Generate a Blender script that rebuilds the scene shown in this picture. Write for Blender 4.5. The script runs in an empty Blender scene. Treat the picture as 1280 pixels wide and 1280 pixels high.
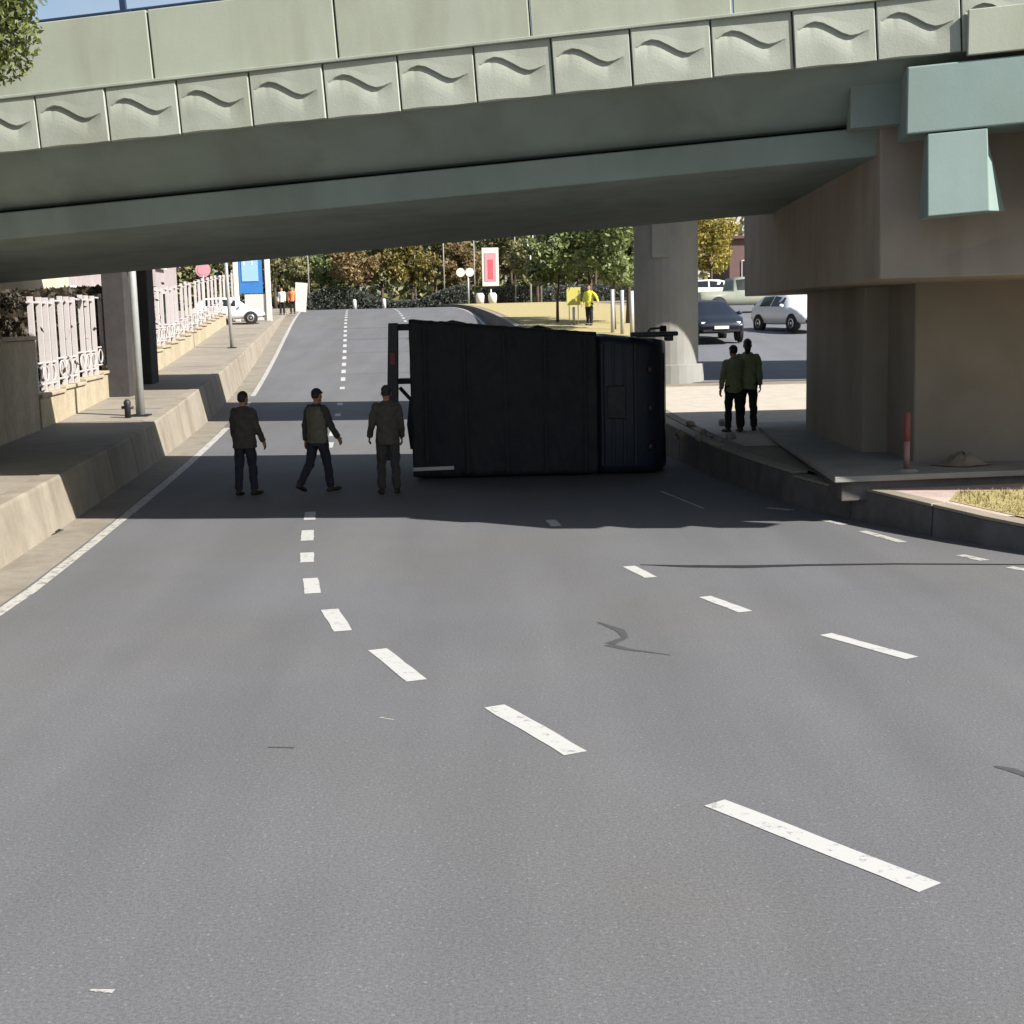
import bpy, bmesh, math, random
import numpy as np
from mathutils import Vector, Matrix, Euler

# ------------------------------------------------------------------ camera, sky, sun, exposure
S = bpy.context.scene
COL = S.collection
F_PX, PITCH, ROLL, CAM_Z = 1700.0, math.radians(8.17), math.radians(-1.3), 2.9
cam_d = bpy.data.cameras.new('camera'); cam = bpy.data.objects.new('camera', cam_d); COL.objects.link(cam)
cam_d.sensor_width = 36; cam_d.lens = 36 * F_PX / 1280; cam_d.clip_start = .05; cam_d.clip_end = 4000
CAM_R = (Matrix.Rotation(math.radians(90) - PITCH, 3, 'X') @ Matrix.Rotation(ROLL, 3, 'Z'))
cam.matrix_world = Matrix.Translation((0, 0, CAM_Z)) @ CAM_R.to_4x4()
S.camera = cam

SUN_EL, SUN_BACK = math.radians(38), math.radians(31)      # sun to the right, a little behind the camera
SUN_DIR = Vector((math.cos(SUN_EL) * math.cos(SUN_BACK), -math.cos(SUN_EL) * math.sin(SUN_BACK), math.sin(SUN_EL)))
w = bpy.data.worlds.new('World'); S.world = w; w.use_nodes = True
nt = w.node_tree
sky = nt.nodes.new('ShaderNodeTexSky'); sky.sky_type = 'NISHITA'; sky.sun_disc = False
sky.sun_elevation = SUN_EL
sky.sun_rotation = math.atan2(SUN_DIR.x, SUN_DIR.y)
sky.dust_density = 1.6; sky.ozone_density = 1.0
# thin broken cloud over the whole sky
tcw = nt.nodes.new('ShaderNodeTexCoord'); cn = nt.nodes.new('ShaderNodeTexNoise'); cn.inputs['Scale'].default_value = 5; cn.inputs['Detail'].default_value = 7; cn.inputs['Distortion'].default_value = .4
nt.links.new(tcw.outputs['Generated'], cn.inputs['Vector'])
cr_ = nt.nodes.new('ShaderNodeMapRange'); cr_.inputs[1].default_value = .38; cr_.inputs[2].default_value = .72; cr_.inputs[3].default_value = .05; cr_.inputs[4].default_value = .6; nt.links.new(cn.outputs['Fac'], cr_.inputs[0])
cmx = nt.nodes.new('ShaderNodeMix'); cmx.data_type = 'RGBA'; cmx.inputs[7].default_value = (5.0, 5.5, 6.3, 1)
nt.links.new(cr_.outputs[0], cmx.inputs[0]); nt.links.new(sky.outputs[0], cmx.inputs[6]); nt.links.new(cmx.outputs[2], nt.nodes['Background'].inputs[0])
nt.nodes['Background'].inputs[1].default_value = 0.06
sd = bpy.data.lights.new('sun', 'SUN'); sd.energy = 5.0; sd.angle = math.radians(.55); sd.color = (1, .955, .885)
so = bpy.data.objects.new('sun', sd); COL.objects.link(so)
so.rotation_euler = SUN_DIR.to_track_quat('Z', 'Y').to_euler()
so.location = (30, -15, 30)
S.view_settings.view_transform = 'Standard'; S.view_settings.look = 'None'
S.view_settings.exposure = 1.15; S.view_settings.gamma = 1
S.view_settings.use_curve_mapping = False
S.cycles.max_bounces = 6; S.cycles.diffuse_bounces = 2

R = random.Random(7)

# ------------------------------------------------------------------ helpers
def at(px, py, Y):
    """point at depth Y (metres ahead of the camera) seen at photo pixel (px, py)"""
    d = CAM_R @ Vector(((px - 640) / F_PX, -(py - 640) / F_PX, -1))
    t = Y / d.y
    return Vector((d.x * t, Y, CAM_Z + d.z * t))
def onz(px, py, z):
    d = CAM_R @ Vector(((px - 640) / F_PX, -(py - 640) / F_PX, -1))
    t = (z - CAM_Z) / d.z
    return Vector((d.x * t, d.y * t, z))
def lerp_table(tab, y):
    return float(np.interp(y, [a for a, b in tab], [b for a, b in tab]))
def smooth_table(tab, y):
    xs = [a for a, b in tab]; vs = [b for a, b in tab]
    if y <= xs[0]: return vs[0]
    if y >= xs[-1]: return vs[-1]
    n = len(xs); m = []
    for i in range(n):
        a, b = max(0, i - 1), min(n - 1, i + 1)
        m.append((vs[b] - vs[a]) / (xs[b] - xs[a]))
    i = max(k for k in range(n - 1) if xs[k] <= y)
    h = xs[i + 1] - xs[i]; t = (y - xs[i]) / h
    return ((2*t**3 - 3*t*t + 1) * vs[i] + (t**3 - 2*t*t + t) * h * m[i] + (-2*t**3 + 3*t*t) * vs[i + 1] + (t**3 - t*t) * h * m[i + 1])

def tag(o, label=None, cat=None, group=None, kind=None):
    if label: o['label'] = label
    if cat: o['category'] = cat
    if group: o['group'] = group
    if kind: o['kind'] = kind
    return o
def empty(name, loc=(0, 0, 0), rz=0):
    o = bpy.data.objects.new(name, None); COL.objects.link(o)
    o.location = loc; o.rotation_euler = (0, 0, rz); o.empty_display_size = .2
    return o
def link(name, me, parent=None, loc=None, rot=None):
    o = bpy.data.objects.new(name, me); COL.objects.link(o)
    if parent is not None: o.parent = parent
    if loc is not None: o.location = loc
    if rot is not None: o.rotation_euler = rot
    return o
def copy_tree(o, parent=None):
    c = o.copy(); COL.objects.link(c); c.parent = parent
    for ch in list(o.children): copy_tree(ch, c)
    return c

class MB:
    def __init__(self): self.v = []; self.f = []
    def add(self, vs, fs):
        n = len(self.v); self.v += [tuple(p) for p in vs]; self.f += [tuple(i + n for i in f) for f in fs]; return self
    def box(self, c, s, rot=None):
        c = Vector(c); hx, hy, hz = s[0] / 2, s[1] / 2, s[2] / 2
        vs = [Vector((x, y, z)) for x in (-hx, hx) for y in (-hy, hy) for z in (-hz, hz)]
        if rot is not None:
            m = rot if isinstance(rot, Matrix) else Euler(rot).to_matrix()
            vs = [m @ p for p in vs]
        return self.add([p + c for p in vs], [(0, 1, 3, 2), (4, 6, 7, 5), (0, 4, 5, 1), (2, 3, 7, 6), (0, 2, 6, 4), (1, 5, 7, 3)])
    def hexa(self, b, t):
        """b, t: four points each, counter-clockwise from above"""
        return self.add(list(b) + list(t), [(3, 2, 1, 0), (4, 5, 6, 7), (0, 1, 5, 4), (1, 2, 6, 5), (2, 3, 7, 6), (3, 0, 4, 7)])
    def tube(self, pts, rad, seg=10, cap=True, ball=False, sx=1.0, sy=1.0):
        pts = [Vector(p) for p in pts]
        if not hasattr(rad, '__len__'): rad = [rad] * len(pts)
        rad = list(rad)
        if ball:
            d0 = (pts[0] - pts[1]).normalized(); d1 = (pts[-1] - pts[-2]).normalized()
            pts = [pts[0] + d0 * rad[0] * .95, pts[0] + d0 * rad[0] * .7] + pts + [pts[-1] + d1 * rad[-1] * .7, pts[-1] + d1 * rad[-1] * .95]
            rad = [rad[0] * .3, rad[0] * .72] + rad + [rad[-1] * .72, rad[-1] * .3]
        n = len(pts); base = len(self.v); prev = None
        for i, p in enumerate(pts):
            t = (pts[min(i + 1, n - 1)] - pts[max(i - 1, 0)])
            t = t.normalized() if t.length > 1e-9 else Vector((0, 0, 1))
            if prev is None:
                a = Vector((1, 0, 0)) if abs(t.x) < .9 else Vector((0, 1, 0))
                u = (a - t * a.dot(t)).normalized()
            else:
                u = (prev - t * prev.dot(t)).normalized()
            prev = u; vv = t.cross(u)
            for k in range(seg):
                an = 2 * math.pi * k / seg
                self.v.append(tuple(p + u * (math.cos(an) * rad[i] * sx) + vv * (math.sin(an) * rad[i] * sy)))
        for i in range(n - 1):
            for k in range(seg):
                a = base + i * seg + k; b = base + i * seg + (k + 1) % seg
                self.f.append((a, b, b + seg, a + seg))
        if cap:
            self.f.append(tuple(base + k for k in reversed(range(seg))))
            self.f.append(tuple(base + (n - 1) * seg + k for k in range(seg)))
        return self
    def loft(self, rings, cap=True, closed=True):
        base = len(self.v); m = len(rings[0])
        for r in rings: self.v += [tuple(p) for p in r]
        for i in range(len(rings) - 1):
            for k in range(m if closed else m - 1):
                a = base + i * m + k; b = base + i * m + (k + 1) % m
                self.f.append((a, b, b + m, a + m))
        if cap and closed:
            self.f.append(tuple(base + k for k in reversed(range(m))))
            self.f.append(tuple(base + (len(rings) - 1) * m + k for k in range(m)))
        return self
    def ball(self, c, r, rot=None, nu=14, nv=9):
        c = Vector(c); rings = []
        m = Euler(rot).to_matrix() if rot is not None else Matrix.Identity(3)
        for j in range(nv + 1):
            th = math.pi * (.03 + .94 * j / nv)
            rings.append([c + m @ Vector((r[0] * math.sin(th) * math.cos(2*math.pi*k/nu), r[1] * math.sin(th) * math.sin(2*math.pi*k/nu), -r[2] * math.cos(th))) for k in range(nu)])
        return self.loft(rings)
    def mesh(self, name, mats, smooth=False):
        me = bpy.data.meshes.new(name); me.from_pydata(self.v, [], self.f); me.validate()
        bm = bmesh.new(); bm.from_mesh(me); bmesh.ops.recalc_face_normals(bm, faces=bm.faces); bm.to_mesh(me); bm.free()
        for m in (mats if isinstance(mats, (list, tuple)) else [mats]): me.materials.append(m)
        if smooth: me.polygons.foreach_set('use_smooth', [True] * len(me.polygons))
        me.update(); return me
    def build(self, name, mats, parent=None, smooth=False, bevel=0, loc=None, rot=None):
        o = link(name, self.mesh(name, mats, smooth), parent, loc, rot)
        if bevel:
            b = o.modifiers.new('bevel', 'BEVEL'); b.width = bevel; b.segments = 2; b.limit_method = 'ANGLE'; b.angle_limit = math.radians(40)
        return o

# ------------------------------------------------------------------ materials
def mat(name, col, rough=.8, var=.12, scale=6., bump=.0, bscale=60., col2=None, metal=0., spec=.4, stain=0., stain_scale=.8, coords='Object', objvar=0., streak=.35):
    m = bpy.data.materials.new(name); m.use_nodes = True; t = m.node_tree; N = t.nodes; L = t.links
    b = N['Principled BSDF']; b.inputs['Roughness'].default_value = rough; b.inputs['Metallic'].default_value = metal
    b.inputs['Specular IOR Level'].default_value = spec
    tc = N.new('ShaderNodeTexCoord'); src = tc.outputs[coords]
    n1 = N.new('ShaderNodeTexNoise'); n1.inputs['Scale'].default_value = scale; n1.inputs['Detail'].default_value = 8; n1.inputs['Roughness'].default_value = .62
    L.new(src, n1.inputs['Vector'])
    rp = N.new('ShaderNodeValToRGB'); L.new(n1.outputs['Fac'], rp.inputs[0])
    c = np.array(col[:3]); d = np.array(col2[:3]) if col2 is not None else None
    lo = np.clip(c * (1 - var), 0, 1); hi = np.clip(c * (1 + var), 0, 1)
    if d is not None: lo = c; hi = d
    rp.color_ramp.elements[0].position = .3; rp.color_ramp.elements[1].position = .7
    rp.color_ramp.elements[0].color = (*lo, 1); rp.color_ramp.elements[1].color = (*hi, 1)
    out = rp.outputs[0]
    if stain > 0:
        n2 = N.new('ShaderNodeTexNoise'); n2.inputs['Scale'].default_value = stain_scale; n2.inputs['Detail'].default_value = 6; n2.inputs['Distortion'].default_value = .6
        mp = N.new('ShaderNodeMapping'); mp.inputs['Scale'].default_value = (1, 1, streak); L.new(src, mp.inputs[0]); L.new(mp.outputs[0], n2.inputs['Vector'])
        r2 = N.new('ShaderNodeValToRGB'); r2.color_ramp.elements[0].position = .42; r2.color_ramp.elements[1].position = .72
        r2.color_ramp.elements[0].color = (1, 1, 1, 1); k = 1 - stain; r2.color_ramp.elements[1].color = (k, k * .97, k * .93, 1)
        L.new(n2.outputs['Fac'], r2.inputs[0])
        mx = N.new('ShaderNodeMix'); mx.data_type = 'RGBA'; mx.blend_type = 'MULTIPLY'; mx.inputs[0].default_value = 1
        L.new(out, mx.inputs[6]); L.new(r2.outputs[0], mx.inputs[7]); out = mx.outputs[2]
    if objvar > 0:
        oi = N.new('ShaderNodeObjectInfo'); mr = N.new('ShaderNodeMapRange'); mr.inputs[3].default_value = 1 - objvar; mr.inputs[4].default_value = 1 + objvar; L.new(oi.outputs['Random'], mr.inputs[0])
        vm_ = N.new('ShaderNodeVectorMath'); vm_.operation = 'SCALE'; L.new(out, vm_.inputs[0]); L.new(mr.outputs[0], vm_.inputs['Scale']); out = vm_.outputs[0]
        ad = N.new('ShaderNodeVectorMath'); ad.operation = 'ADD'; sv = N.new('ShaderNodeVectorMath'); sv.operation = 'SCALE'; sv.inputs[0].default_value = (37, 19, 11); L.new(oi.outputs['Random'], sv.inputs['Scale'])
        L.new(src, ad.inputs[0]); L.new(sv.outputs[0], ad.inputs[1])
        for nd in (n1, n2) if stain > 0 else (n1,):
            if nd is n1: L.new(ad.outputs[0], n1.inputs['Vector'])
        if stain > 0: L.new(ad.outputs[0], mp.inputs[0])
    L.new(out, b.inputs['Base Color'])
    if bump > 0:
        n3 = N.new('ShaderNodeTexNoise'); n3.inputs['Scale'].default_value = bscale; n3.inputs['Detail'].default_value = 5; L.new(src, n3.inputs['Vector'])
        bp = N.new('ShaderNodeBump'); bp.inputs['Strength'].default_value = bump; bp.inputs['Distance'].default_value = .02
        L.new(n3.outputs['Fac'], bp.inputs['Height']); L.new(bp.outputs[0], b.inputs['Normal'])
    return m

def leaf_mat(name, c1, c2):
    m = bpy.data.materials.new(name); m.use_nodes = True; t = m.node_tree; N = t.nodes; L = t.links
    b = N['Principled BSDF']; b.inputs['Roughness'].default_value = .55; b.inputs['Specular IOR Level'].default_value = .3
    g = N.new('ShaderNodeNewGeometry'); rp = N.new('ShaderNodeValToRGB')
    rp.color_ramp.elements[0].color = (*c1, 1); rp.color_ramp.elements[1].color = (*c2, 1)
    L.new(g.outputs['Random Per Island'], rp.inputs[0]); L.new(rp.outputs[0], b.inputs['Base Color'])
    tr = N.new('ShaderNodeBsdfTranslucent'); L.new(rp.outputs[0], tr.inputs[0])
    mx = N.new('ShaderNodeMixShader'); mx.inputs[0].default_value = .3
    L.new(b.outputs[0], mx.inputs[1]); L.new(tr.outputs[0], mx.inputs[2]); L.new(mx.outputs[0], N['Material Output'].inputs[0])
    return m

def asphalt_mat(name, base, patch=.065):
    m = bpy.data.materials.new(name); m.use_nodes = True; t = m.node_tree; N = t.nodes; L = t.links
    b = N['Principled BSDF']; b.inputs['Roughness'].default_value = .82; b.inputs['Specular IOR Level'].default_value = .35
    tc = N.new('ShaderNodeTexCoord')
    def noise(sc, det, rough=.6, vec=None, dist=0):
        n = N.new('ShaderNodeTexNoise'); n.inputs['Scale'].default_value = sc; n.inputs['Detail'].default_value = det; n.inputs['Roughness'].default_value = rough
        n.inputs['Distortion'].default_value = dist; L.new(vec or tc.outputs['Object'], n.inputs['Vector']); return n.outputs['Fac']
    def ramp(f, p0, p1, v0, v1):
        r = N.new('ShaderNodeMapRange'); r.inputs[1].default_value = p0; r.inputs[2].default_value = p1; r.inputs[3].default_value = v0; r.inputs[4].default_value = v1
        L.new(f, r.inputs[0]); return r.outputs[0]
    def mul(a, c):
        x = N.new('ShaderNodeMath'); x.operation = 'MULTIPLY'; L.new(a, x.inputs[0]); L.new(c, x.inputs[1]); return x.outputs[0]
    v = ramp(noise(.35, 5), .3, .7, 1 - patch, 1 + patch)
    mp = N.new('ShaderNodeMapping'); mp.inputs['Scale'].default_value = (1.1, .12, 1); mp.inputs['Rotation'].default_value = (0, 0, .12); L.new(tc.outputs['Object'], mp.inputs[0])
    v = mul(v, ramp(noise(1.0, 4, .5, mp.outputs[0]), .3, .7, .90, 1.09))          # wheel tracks
    v = mul(v, ramp(noise(48, 3, .85), .34, .68, .74, 1.30))                        # aggregate
    vo = N.new('ShaderNodeTexVoronoi'); vo.inputs['Scale'].default_value = 42; L.new(tc.outputs['Object'], vo.inputs['Vector'])
    sp = N.new('ShaderNodeMath'); sp.operation = 'GREATER_THAN'; sp.inputs[1].default_value = .93
    sc = N.new('ShaderNodeSeparateColor'); L.new(vo.outputs['Color'], sc.inputs[0]); L.new(sc.outputs[0], sp.inputs[0])
    ds = N.new('ShaderNodeMath'); ds.operation = 'LESS_THAN'; ds.inputs[1].default_value = .32; L.new(vo.outputs['Distance'], ds.inputs[0])
    v = mul(v, ramp(mul(sp.outputs[0], ds.outputs[0]), 0, 1, 1, 1.4))             # pale stones
    cx = N.new('ShaderNodeMix'); cx.data_type = 'RGBA'; cx.inputs[6].default_value = (*base, 1)
    cx.inputs[7].default_value = (base[0] * 1.03, base[1] * 1.0, base[2] * .93, 1)
    L.new(ramp(noise(.22, 3), .42, .66, 0, 1), cx.inputs[0])
    cm = N.new('ShaderNodeVectorMath'); cm.operation = 'SCALE'; L.new(cx.outputs[2], cm.inputs[0]); L.new(v, cm.inputs['Scale'])
    L.new(cm.outputs[0], b.inputs['Base Color'])
    bp = N.new('ShaderNodeBump'); bp.inputs['Strength'].default_value = .35; bp.inputs['Distance'].default_value = .01
    L.new(noise(120, 3, .7), bp.inputs['Height']); L.new(bp.outputs[0], b.inputs['Normal'])
    return m

def paint_mat(name, col, under, wear=.5):
    """road paint, chipped through to the asphalt"""
    m = bpy.data.materials.new(name); m.use_nodes = True; t = m.node_tree; N = t.nodes; L = t.links
    b = N['Principled BSDF']; b.inputs['Roughness'].default_value = .7
    tc = N.new('ShaderNodeTexCoord')
    n = N.new('ShaderNodeTexNoise'); n.inputs['Scale'].default_value = 9; n.inputs['Detail'].default_value = 9; n.inputs['Roughness'].default_value = .75
    L.new(tc.outputs['Object'], n.inputs['Vector'])
    r = N.new('ShaderNodeValToRGB'); r.color_ramp.elements[0].position = wear - .22; r.color_ramp.elements[1].position = wear - .1
    r.color_ramp.elements[0].color = (*under, 1); r.color_ramp.elements[1].color = (*col, 1)
    L.new(n.outputs['Fac'], r.inputs[0]); L.new(r.outputs[0], b.inputs['Base Color'])
    return m

ASPH = (.102, .104, .112)
M = dict(
    asphalt=asphalt_mat('asphalt', ASPH), asphalt2=asphalt_mat('side_asphalt', (.118, .122, .136)),
    paint=paint_mat('road_paint', (.375, .375, .365), ASPH, .545), paint_worn=paint_mat('edge_paint', (.36, .35, .32), ASPH, .60),
    tar=mat('tar', (.018, .018, .02), .6, .3, 12), shadow_and_joint=mat('shadow_joint_grey', (.075, .077, .085), .85, .25, 8), tyre_mark=mat('tyre_rubber_mark', (.05, .05, .052), .85, .3, 30),  # strip colours painted as shadows; the greyer one also fills pavement joints
    pave=mat('pavement_concrete', (.225, .20, .165), .9, .10, 2.5, .25, 40, stain=.18, stain_scale=.6),
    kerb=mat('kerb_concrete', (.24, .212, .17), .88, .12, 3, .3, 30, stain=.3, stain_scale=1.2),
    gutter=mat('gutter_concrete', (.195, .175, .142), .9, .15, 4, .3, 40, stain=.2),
    pillar_shaded=mat('shade_painted_pillar', (.035, .032, .032), .85, .2, 3, .2, 20),  # near black stands for the bridge shade on the pillars
    stone_shaded=mat('shade_painted_stone', (.095, .09, .09), .85, .2, 4, .3, 30, stain=.3, stain_scale=1.5),  # darkened for the shade on the kerb face and plinth front
    soil=mat('dusty_soil', (.20, .17, .13), .95, .2, 3, .5, 25, stain=.2),
    sand=mat('pale_sand', (.37, .335, .285), .95, .10, 3, .4, 30),
    dry=mat('dry_grass_ground', (.28, .235, .10), .95, .3, 5, .6, 60, col2=(.36, .30, .15)),
    ground=mat('ground_earth', (.12, .12, .06), .95, .3, .3),
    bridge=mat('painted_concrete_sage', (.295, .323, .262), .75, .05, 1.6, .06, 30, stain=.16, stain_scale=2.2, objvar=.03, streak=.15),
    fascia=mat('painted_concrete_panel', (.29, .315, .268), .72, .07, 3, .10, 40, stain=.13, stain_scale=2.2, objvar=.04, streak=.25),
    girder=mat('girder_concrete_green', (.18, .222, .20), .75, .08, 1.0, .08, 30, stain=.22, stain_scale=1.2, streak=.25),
    teal=mat('teal_painted_concrete', (.175, .24, .228), .65, .04, 2, .05, 30, stain=.08),
    tan=mat('tan_painted_concrete', (.255, .222, .185), .8, .08, 1.5, .10, 30, stain=.22, stain_scale=1.4, streak=.2),
    tan_low=mat('tan_pier_concrete', (.225, .20, .168), .85, .08, 1.5, .12, 25, stain=.3, stain_scale=.5),
    grey_conc=mat('grey_concrete', (.22, .22, .205), .85, .08, 1.5, .1, 25, stain=.2),
    rail=mat('rail_blue_metal', (.03, .05, .10), .4, .1, 5, metal=.3),
    pole_grey=mat('pole_grey', (.26, .25, .23), .6, .1, 5),
    galv=mat('galvanised_pole', (.42, .43, .42), .5, .08, 5, metal=.35),
    white_metal=mat('white_painted_metal', (.43, .40, .395), .5, .06, 6),
    white=mat('white_plaster', (.52, .50, .485), .85, .05, 2, stain=.1),
    pinkish=mat('pinkish_plaster', (.30, .26, .265), .85, .08, 2, stain=.2),
    cream=mat('cream_plaster', (.56, .47, .33), .85, .06, 2, stain=.12),
    roof=mat('roof_brown', (.10, .055, .045), .8, .2, 8),
    brown=mat('brown_plaster', (.12, .075, .07), .85, .1, 2),
    stone=mat('wall_stone', (.36, .31, .22), .9, .14, 5, .5, 15, stain=.2),
    glass=mat('window_glass', (.015, .018, .02), .12, .1, 3, spec=.4),
    bark=mat('bark', (.075, .055, .04), .9, .3, 14, .8, 30),
    strap=mat('strap_webbing', (.022, .024, .028), .8, .2, 20), lamp_amber=mat('amber_lamp', (.030, .020, .014), .4, .1, 10),
    tblue=mat('truck_navy_paint', (.010, .016, .030), .5, .25, 4, .06, 20),
    tarp=mat('truck_tarpaulin', (.008, .011, .018), .75, .3, 3, .4, 9, col2=(.020, .022, .026)),
    black=mat('black_rubber', (.012, .012, .013), .8, .2, 20), steel=mat('dark_steel', (.03, .03, .033), .5, .3, 10, metal=.5),
    chrome=mat('bright_metal', (.6, .6, .6), .25, .03, 5, metal=.9),
    skin=mat('skin', (.30, .16, .10), .55, .08, 12), hair=mat('dark_hair', (.012, .010, .009), .6, .3, 50),
    coat_brown=mat('dark_brown_coat', (.050, .045, .040), .9, .25, 14, .3, 50), coat_grey=mat('grey_brown_coat', (.060, .056, .050), .9, .25, 14, .3, 50),
    jacket_dark=mat('dark_work_jacket', (.035, .034, .032), .9, .2, 20, .2, 60), vest_olive=mat('faded_safety_vest', (.105, .10, .078), .85, .2, 18, .2, 60),
    vest_yel=mat('yellow_safety_vest', (.62, .62, .07), .7, .1, 18), vest_org=mat('orange_jacket', (.62, .20, .09), .7, .1, 18),
    shirt_white=mat('white_shirt', (.66, .68, .62), .8, .06, 12), green_dark=mat('olive_green_top', (.17, .19, .10), .85, .15, 18),
    navy_cloth=mat('navy_trousers', (.014, .017, .028), .9, .2, 18, .2, 50), black_cloth=mat('black_trousers', (.012, .012, .012), .9, .2, 18),
    reflect=mat('reflective_tape', (.30, .30, .28), .35, .06, 20), shoe=mat('shoe_leather', (.015, .013, .012), .6, .2, 20),
    red=mat('red_paint', (.42, .035, .03), .5, .1, 8), post_pale=mat('dusty_faded_paint', (.21, .13, .12), .6, .15, 10), red_faded=mat('faded_red_paint', (.17, .045, .04), .6, .15, 10),
    sign_red=mat('sign_red', (.60, .09, .12), .5, .04, 8), sign_white=mat('sign_white', (.58, .56, .52), .5, .03, 8), sign_pink=mat('sign_pink', (.48, .25, .28), .5, .05, 8),
    sign_blue=mat('sign_blue', (.035, .16, .42), .45, .08, 3), sign_yel=mat('sign_yellow', (.50, .46, .13), .5, .04, 8), sky_blue=mat('sign_pale_blue', (.25, .42, .62), .45, .05, 4),
    car_white=mat('car_paint_white', (.60, .61, .63), .25, .02, 3, spec=.6), car_dark=mat('car_paint_navy', (.012, .016, .026), .38, .05, 3, spec=.3),
    car_sage=mat('car_paint_sage', (.22, .24, .19), .28, .03, 3, spec=.6), car_light=mat('headlamp_glass', (.75, .76, .76), .12, .02, 5, spec=.8),
    leaf_green=leaf_mat('leaf_green', (.07, .10, .035), (.24, .28, .11)), leaf_olive=leaf_mat('leaf_olive', (.10, .105, .045), (.27, .255, .12)),
    leaf_rust=leaf_mat('leaf_rust', (.13, .10, .045), (.28, .20, .09)), leaf_yellow=leaf_mat('leaf_yellow', (.19, .16, .03), (.42, .35, .09)),
    leaf_dark=leaf_mat('leaf_dark', (.048, .056, .05), (.11, .12, .10)), leaf_pine=leaf_mat('leaf_pine', (.05, .07, .02), (.20, .22, .07)),
    leaf_ochre=leaf_mat('leaf_ochre', (.08, .075, .02), (.26, .21, .06)),
    leaf_shade=leaf_mat('leaf_shade', (.02, .018, .012), (.07, .055, .035)),
    grass=leaf_mat('grass_blade', (.17, .155, .045), (.36, .31, .13)),
)

# ------------------------------------------------------------------ profiles of the place (metres; x right, y ahead, z up)
Z_ROAD = [(-60, 0), (20, 0), (30, 0), (40, .13), (48.6, .48), (60, 1.2), (72, 2.08), (85, 2.98), (95, 3.45), (105, 3.72), (115, 3.82), (122, 3.84), (400, 3.84)]
Z_LEFT = [(-60, .6), (10, .66), (20, .72), (28, .77), (35, .95), (50, 1.5), (70, 2.5), (85, 3.2), (95, 3.65), (105, 3.9), (115, 4.0), (122, 4.02), (400, 4.02)]
Z_RIGHT = [(-60, .27), (15, .29), (18, .43), (26, .58), (35, 1.0), (38, 1.12), (55, 2.1), (68, 2.78), (90, 3.55), (105, 3.92), (115, 4.0), (400, 4.02)]
X_LEFT = [(-60, -5.0), (8, -5.15), (14.4, -5.42), (16.5, -5.6), (19.6, -5.9), (27.5, -6.75), (48.6, -9.1), (85, -13.3), (95, -14.5), (115, -17), (135, -20)]
X_RIGHT = [(-60, 40), (4, 24), (8, 15.5), (12, 9.4), (14, 7.4), (15.65, 6.12), (17.9, 5.0), (20.6, 4.15), (27, 3.25), (48.6, 1.35), (70, -.4), (85, -1.7), (95, -2.7), (110, -4.7), (120, -6.5), (135, -10)]
L1 = [(5, 4.0), (6.95, 2.2), (8.03, 1.25), (9.1, .51), (10, -.13), (10.9, -.68), (11.74, -1.15), (12.6, -1.52), (13.36, -1.80), (14.25, -2.05), (15, -2.22), (16.4, -2.47), (18.1, -2.73), (19.8, -2.93), (27.5, -3.8), (48.6, -5.95), (85, -10.0), (95, -11.1), (120, -13.9)]
zr = lambda y: smooth_table(Z_ROAD, y)
zl = lambda y: smooth_table(Z_LEFT, y)
zg = lambda y: smooth_table(Z_RIGHT, y)
xl = lambda y: smooth_table(X_LEFT, y)
xr = lambda y: smooth_table(X_RIGHT, y)

def strip(name, rows, mats, kind=None, parent=None, smooth=True):
    """rows of points, equal lengths, into a sheet"""
    mb = MB(); mb.loft(rows, cap=False, closed=False)
    o = mb.build(name, mats, parent, smooth)
    for p in o.data.polygons:
        pass
    if sum(p.normal.z for p in o.data.polygons) < 0: o.data.flip_normals()
    if kind: tag(o, kind=kind)
    return o
YS = [-60, -30, -10, 0, 3, 5, 6, 7, 8, 9, 10, 11, 12, 13, 14, 15, 16, 17, 18, 19, 20, 21, 22, 24, 26, 28, 30, 33, 36, 40, 44, 48, 52, 56, 60, 64, 68, 72, 76, 80, 83, 86, 89, 92, 95, 98, 102, 106, 110, 114, 118, 122, 128]

# ground: one sheet to the horizon, following the dip
rows = []
for y in [-900, -300, -60, 0, 20, 30, 40, 48, 56, 64, 72, 80, 88, 95, 105, 115, 130, 400, 1200, 2500]:
    z = zr(y) - .35 if y < 120 else 3.7
    rows.append([(x, y, z) for x in (-2500, -800, -200, -60, -20, 0, 20, 60, 200, 800, 2500)])
ground = strip('ground', rows, M['ground'], 'structure')
# road
rows = []
for y in YS:
    a, b = xl(y), xr(y)
    rows.append([(a - .9 + (b - a + 1.3) * i / 14, y, zr(y)) for i in range(15)])
road = strip('road', rows, M['asphalt'], 'structure')

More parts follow.
